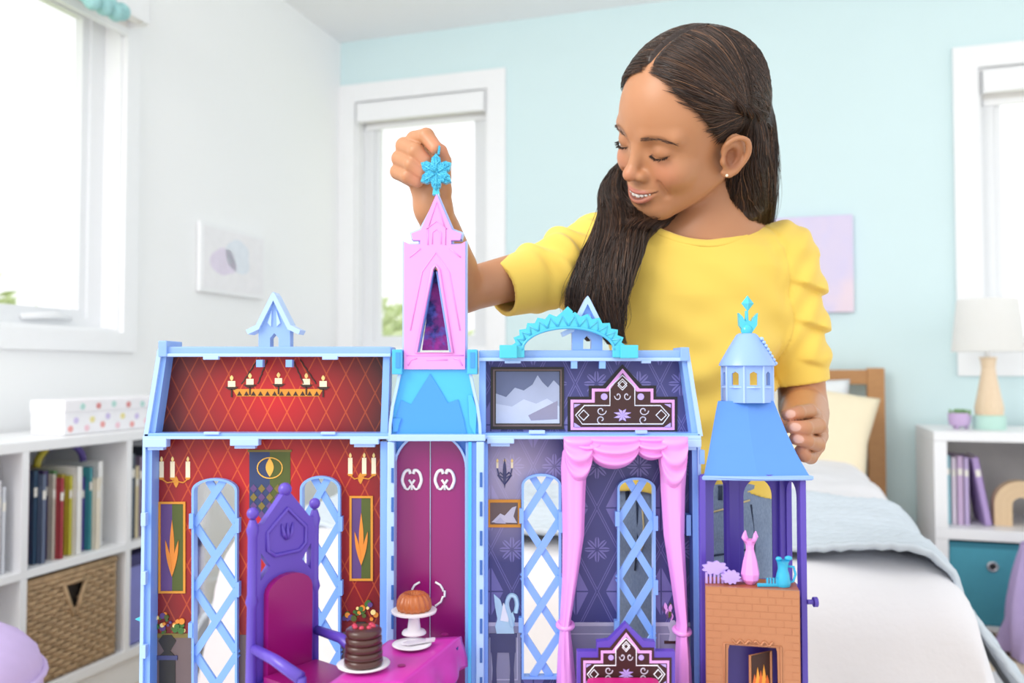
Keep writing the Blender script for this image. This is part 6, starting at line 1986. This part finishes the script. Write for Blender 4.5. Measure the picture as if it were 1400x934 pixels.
for path, m_, nm in (([(870, 668), (871, 700), (872, 740), (868, 780)], M_DK, 'fly_seam'), ([(878, 690), (880, 720), (879, 745), (871, 765)], M_ST, 'fly_stitch'),
                     ([(893, 690), (900, 702), (915, 712), (930, 715)], M_ST, 'pocket_seam'), ([(848, 694), (840, 706), (830, 715)], M_ST, 'pocket_seam'),
                     ([(975, 700), (990, 696), (1005, 690), (1025, 684)], M_ST, 'pocket_seam'), ([(975, 760), (995, 757), (1020, 752)], M_DK, 'pocket_seam'), ([(1027, 690), (1032, 740), (1030, 790)], M_DK, 'side_seam')):
    seam(path, jeans_sdf, m_, .0011, nm)
for px in (858, 896, 985):
    seam([(px, 664), (px, 684)], jeans_sdf, M_DK, .0028, 'belt_loop')
M_SHOE = mat('shoe_canvas', '#f0eff2', .7)
for a, b in LG:
    m = MB().grid(20, 10, lambda u, v: Vector((a[0] + .036 * math.cos(2 * PI * u) * math.cos(v * PI / 2), a[1] - .03 + .10 * math.sin(2 * PI * u) * math.cos(v * PI / 2), .012 + .06 * math.sin(v * PI / 2))))
    m.build('shoe', M_SHOE, girl, True, origin=GO)
    MB().lathe([(1, .0005), (1, .012)], 24).xform(Matrix.Translation((a[0], a[1] - .03, 0)) @ Matrix.Diagonal((.038, .102, 1, 1))).build('shoe_sole', mat('shoe_rubber', '#ffffff', .6), girl, origin=GO)
# ---------------------------------------------------------------- hair
SC0, SRAD = np.array([0, .9, 3.5]), np.array([7.0, 8.9, 7.3])
_hz = np.array([-4, -1.0, -.5, .95, 3.8, 6.3, 8.35, 12.0]); _hy = np.array([2.2, 1.4, -1.4, -2.9, -4.8, -6.4, -6.1, -6.1])
def hairline(z): return np.interp(z, _hz, _hy)
def skull(q):
    """the scalp part of the head field"""
    s = np.stack([np.abs(q[:, 0]), q[:, 1], q[:, 2]], 1)
    d = ell(s, (0, .9, 3.5), (7.0, 8.9, 7.3))
    d = smin(d, ell(s, (0, -3.4, 1.6), (5.9, 4.8, 5.6)), 1.6)
    return smin(d, ell(s, (0, -2.9, -2.4), (5.6, 5.0, 6.0)), 1.6)
LK_A = [(852, 222, 1.06, .006), (840, 240, 1.045, .010), (834, 262, 1.025, .0125), (838, 290, 1.0, .016), (832, 322, .978, .019), (810, 360, .963, .019), (797, 398, .957, .016), (797, 428, .957, .013), (804, 462, .958, .006)]
LK_B = [(925, 292, 1.03, .012), (893, 302, 1.005, .016), (868, 315, .985, .020), (851, 345, .968, .022), (835, 385, .957, .021), (828, 415, .955, .019), (834, 442, .956, .015), (846, 470, .958, .007)]
LK_D = [(858, 240, 1.05, .008), (852, 258, 1.04, .013), (856, 280, 1.025, .016), (862, 302, 1.0, .018), (850, 332, .975, .018)]
BK = [(992, 105, 1.05, .050), (1006, 150, 1.065, .046), (1018, 200, 1.075, .034), (1018, 245, 1.08, .034), (1016, 290, 1.083, .034), (1012, 325, 1.09, .032)]
LK_C = [(1020, 148, .940, .008), (1030, 172, .945, .013), (1032, 198, .955, .016), (1028, 224, .967, .020), (1022, 250, .985, .026), (1020, 278, 1.005, .029), (1022, 300, 1.03, .027), (1024, 322, 1.06, .02)]
BK2 = [(985, 200, 1.09, .04), (985, 250, 1.09, .04), (985, 320, 1.095, .04)]
def pc(L): return np.array([A(*l[:3]) for l in L]), np.array([l[3] for l in L])
def flat_chain(p, L, k=.6):
    P, R = pc(L)
    d = None
    for i in range(len(P) - 1):
        a, b = P[i], P[i + 1]; v = b - a
        t = np.clip(((p - a) @ v) / (v @ v), 0, 1); w = p - a - t[:, None] * v
        w = w / np.array([1, k, 1])
        e = (np.sqrt((w * w).sum(1)) - (R[i] + (R[i + 1] - R[i]) * t) * .80) * k
        d = e if d is None else np.minimum(d, e)
    return d
def hair_sdf(p):
    q = to_head(p)
    c = skull(q) - .40
    groove = np.exp(-(q[:, 0] / .26) ** 2) * .56 * (q[:, 1] < 3)
    c = c + groove
    edge = (hairline(q[:, 2]) + .55 - q[:, 1]) * .75
    c = smax(c, edge, .5) / 100.0
    c = smin(c, ell(q, (0, 4.6, 1.0), (6.3, 5.0, 5.6)) / 100.0, .012)
    c = np.maximum(c, edge / 100.0)
    d = smin(c, flat_chain(p, BK, .85), .02)
    d = smin(d, flat_chain(p, BK2, .7), .012)
    d = np.minimum(d, flat_chain(p, LK_A)); d = smin(d, flat_chain(p, LK_B), .004); d = smin(d, flat_chain(p, LK_C), .006); d = smin(d, flat_chain(p, LK_D), .006)
    return d
bv, bf_ = sdf_mesh(hair_sdf, (.05, .84, .90), (.38, 1.15, 1.31), .0021)
_mh = Mat('brown_hair')
_at2 = _mh.node('ShaderNodeVertexColor', layer_name='Col')
_mh.set(Base_Color=_at2.outputs[0], Roughness=.38, Specular_IOR_Level=.55)
rs = np.random.RandomState(11)
hairbase = np.tile(np.array(lin('#2e1e16')[:3]), (len(bv), 1))
hb_ = np_mesh('hair', bv, bf_, _mh.m, girl, GO, hairbase)
NP = 22
def slerp(u, v, t):
    w = np.arccos(np.clip((u * v).sum(-1, keepdims=True), -1, 1)); s = np.sin(w) + 1e-6
    return np.sin((1 - t) * w) / s * u + np.sin(t * w) / s * v
def unit(a): return a / np.linalg.norm(a, axis=-1, keepdims=True)
def scalp_dir(q): return unit((np.asarray(q, float) - SC0) / SRAD)
def resample(paths, n):
    """equal arc length"""
    S = paths.shape[0]; out = np.empty((S, n, 3))
    for i in range(S):
        p = paths[i]; l = np.r_[0, np.cumsum(np.linalg.norm(np.diff(p, axis=0), axis=1))]
        for k in range(3): out[i, :, k] = np.interp(np.linspace(0, l[-1], n), l, p[:, k])
    return out
def roots(n, side, cond):
    out = []
    while len(out) < n:
        u = unit(rs.normal(0, 1, (4000, 3))); u[:, 0] = np.abs(u[:, 0]) * side
        q = SC0 + u * SRAD
        ok = (q[:, 1] > hairline(q[:, 2]) + rs.uniform(-.15, .1, len(q))) & (np.abs(q[:, 0]) > .2) & cond(q)
        out += list(u[ok])
    return np.array(out[:n])
allp, allr = [], []
def scalp_strands(n, side, cond, target, spread, follow=None, fs=.0, lift=(.42, .62), wav=.002):
    u = roots(n, side, cond)
    tq = np.asarray(target, float) + rs.normal(0, 1, (n, 3)) * np.asarray(spread)
    v = scalp_dir(tq)
    t = np.linspace(0, 1, 14)[None, :, None]
    d = slerp(u[:, None, :], v[:, None, :], t)
    lf = rs.uniform(*lift, (n, 1, 1)) * np.minimum(1, .35 + t * 2.5)
    q = SC0 + d * SRAD
    dd = unit(d / SRAD); qf = q.reshape(-1, 3); df = dd.reshape(-1, 3)
    for _ in range(4): qf = qf - df * (skull(qf)[:, None] - lf.reshape(-1, 1)) * .8
    q = qf.reshape(q.shape)
    P = from_head(q.reshape(-1, 3)).reshape(n, 14, 3)
    if follow is not None:
        C, R = pc(follow); m = 12
        cc = cat(C, m); rr = np.interp(np.linspace(0, 1, m), np.linspace(0, 1, len(R)), R)
        a = rs.uniform(0, 2 * PI, n); r = np.sqrt(rs.uniform(.5, 1.15, n))
        off = np.stack([np.cos(a) * r, np.sin(a) * r * .8, 0 * a], 1)[:, None, :] * rr[None, :, None]
        ph = rs.uniform(0, 6.28, (n, 1))
        w = np.linspace(0, 1, m)[None, :]
        off[..., 0] += wav * np.sin(w * 9 + ph) * w
        tail = cc[None] + off
        P = np.concatenate([P, tail], 1)
        k = np.array([.25, .5, .25])
        for _ in range(3):
            P[:, 1:-1] = P[:, :-2] * .25 + P[:, 1:-1] * .5 + P[:, 2:] * .25
    allp.append(resample(P, NP)); allr.append(np.full(n, .00038))
def lock_strands(n, L, flat=.6, wav=.004, rad=.00040, ext=1.0, turn=2.0):
    C, R = pc(L); cc = cat(C, NP); rr = np.interp(np.linspace(0, 1, NP), np.linspace(0, 1, len(R)), R)
    a = rs.uniform(0, 2 * PI, n)[:, None] + turn * np.linspace(0, 1, NP)[None]; r = np.sqrt(rs.uniform(.62, 1.2, n))[:, None]
    off = np.stack([np.cos(a) * r, np.sin(a) * r * flat, .15 * np.cos(a * 1.3)], -1) * rr[None, :, None]
    ph = rs.uniform(0, 6.28, (n, 1)); w = np.linspace(0, 1, NP)[None]
    off[..., 0] += wav * np.sin(w * 10 + ph * .5) * w
    allp.append(cc[None] + off); allr.append(np.full(n, rad))
FB = [(1036, 160, 1.06, .020), (1033, 200, 1.07, .025), (1028, 245, 1.078, .030), (1022, 288, 1.08, .034), (1016, 330, 1.09, .034)]
scalp_strands(1100, 1, lambda q: (q[:, 1] < 1.5) & (q[:, 2] > -.5), (7.3, 1.5, 2.6), (.1, .5, .45), lift=(.40, .54))
scalp_strands(1300, 1, lambda q: (q[:, 1] > -2.0) & (q[:, 2] > 4.5), (6.4, 5.4, 3.6), (.2, 1.1, .7), FB)
scalp_strands(500, 1, lambda q: (q[:, 1] > 2.5), (6.2, 6.0, .5), (.2, 1.1, .7), FB)
scalp_strands(900, -1, lambda q: (q[:, 2] > 1.5), (-7.3, 1.5, 1.6), (.1, .8, .6), lift=(.40, .54))
scalp_strands(450, 1, lambda q: (q[:, 1] < 2.5) & (q[:, 0] < 1.2), (7.3, 1.5, 2.6), (.1, .5, .45), lift=(.40, .54))
scalp_strands(450, -1, lambda q: (q[:, 1] < 2.5) & (q[:, 0] > -1.2), (-7.3, 1.5, 1.6), (.1, .8, .6), lift=(.40, .54))
lock_strands(700, LK_A, .6, .007); lock_strands(850, LK_B, .6, .006); lock_strands(300, LK_D); lock_strands(700, LK_C, .6, .005, turn=.8); lock_strands(25, LK_C, 1.0, .010, .00025)
lock_strands(600, [(1012, 95, 1.03, .004), (1030, 125, 1.05, .012)] + FB, .8, .003, turn=.4)
lock_strands(40, LK_A, 1.3, .014, .0003); lock_strands(40, LK_B, 1.2, .014, .0003); lock_strands(30, [(1012, 95, 1.03, .004), (1030, 125, 1.05, .012)] + FB, 1.1, .006, .00025)
# the little twist pinned above the ear
tw0, tw1 = from_head((7.1, -.2, 3.9)), from_head((7.4, 3.4, 1.6))
for k in range(2):
    n = 60; w = np.linspace(0, 1, NP)
    a0 = 10 * w + PI * k
    ctr = tw0 + (tw1 - tw0) * w[:, None] + from_head((7.9, 0, 0)) * 0
    ex = HR @ np.array([1, 0, 0]); ez = HR @ np.array([0, 0, 1])
    core = ctr + (ex * (.004 + .0035 * np.sin(a0)[:, None]) + ez * (.0045 * np.cos(a0)[:, None]))
    o = rs.normal(0, .0014, (n, 1, 3))
    allp.append(core[None] + o); allr.append(np.full(n, .00045))
ap = np.concatenate(allp); ar = np.concatenate(allr)
sh = ap.shape; fl_p = ap.reshape(-1, 3).copy()
lift_ = np.repeat(rs.uniform(.0002, .0026, sh[0]), NP) * np.tile(np.minimum(1, np.linspace(.1, 3, NP)), sh[0])
for _ in range(2):
    d0 = hair_sdf(fl_p); m_ = d0 < lift_
    if not m_.any(): break
    pp_ = fl_p[m_]; e_ = 4e-4
    g_ = np.stack([hair_sdf(pp_ + np.eye(3)[k] * e_) - d0[m_] for k in range(3)], 1) / e_
    g_ /= np.maximum(np.linalg.norm(g_, axis=1, keepdims=True), .3)
    fl_p[m_] = pp_ + g_ * np.clip(lift_[m_] - d0[m_], 0, .02)[:, None]
ap = fl_p.reshape(sh)
v, f = tubes(ap, ar, True, 3)
pal = np.array([lin(c)[:3] for c in ('#23160f', '#332117', '#432c1f', '#5a3f2d', '#7d5a41')])
pk = rs.choice(5, len(ap), p=[.28, .36, .23, .10, .03])
col = np.repeat(pal[pk] * rs.uniform(.85, 1.15, (len(ap), 1)), NP * 3, 0)
o = np_mesh('hair_strands', v, f, _mh.m, hb_, (0, 0, 0), col)
for q_ in (o,):
    q_.data.transform(Matrix.Translation(-Vector(GO.tolist())))
o['kind'] = 'stuff'
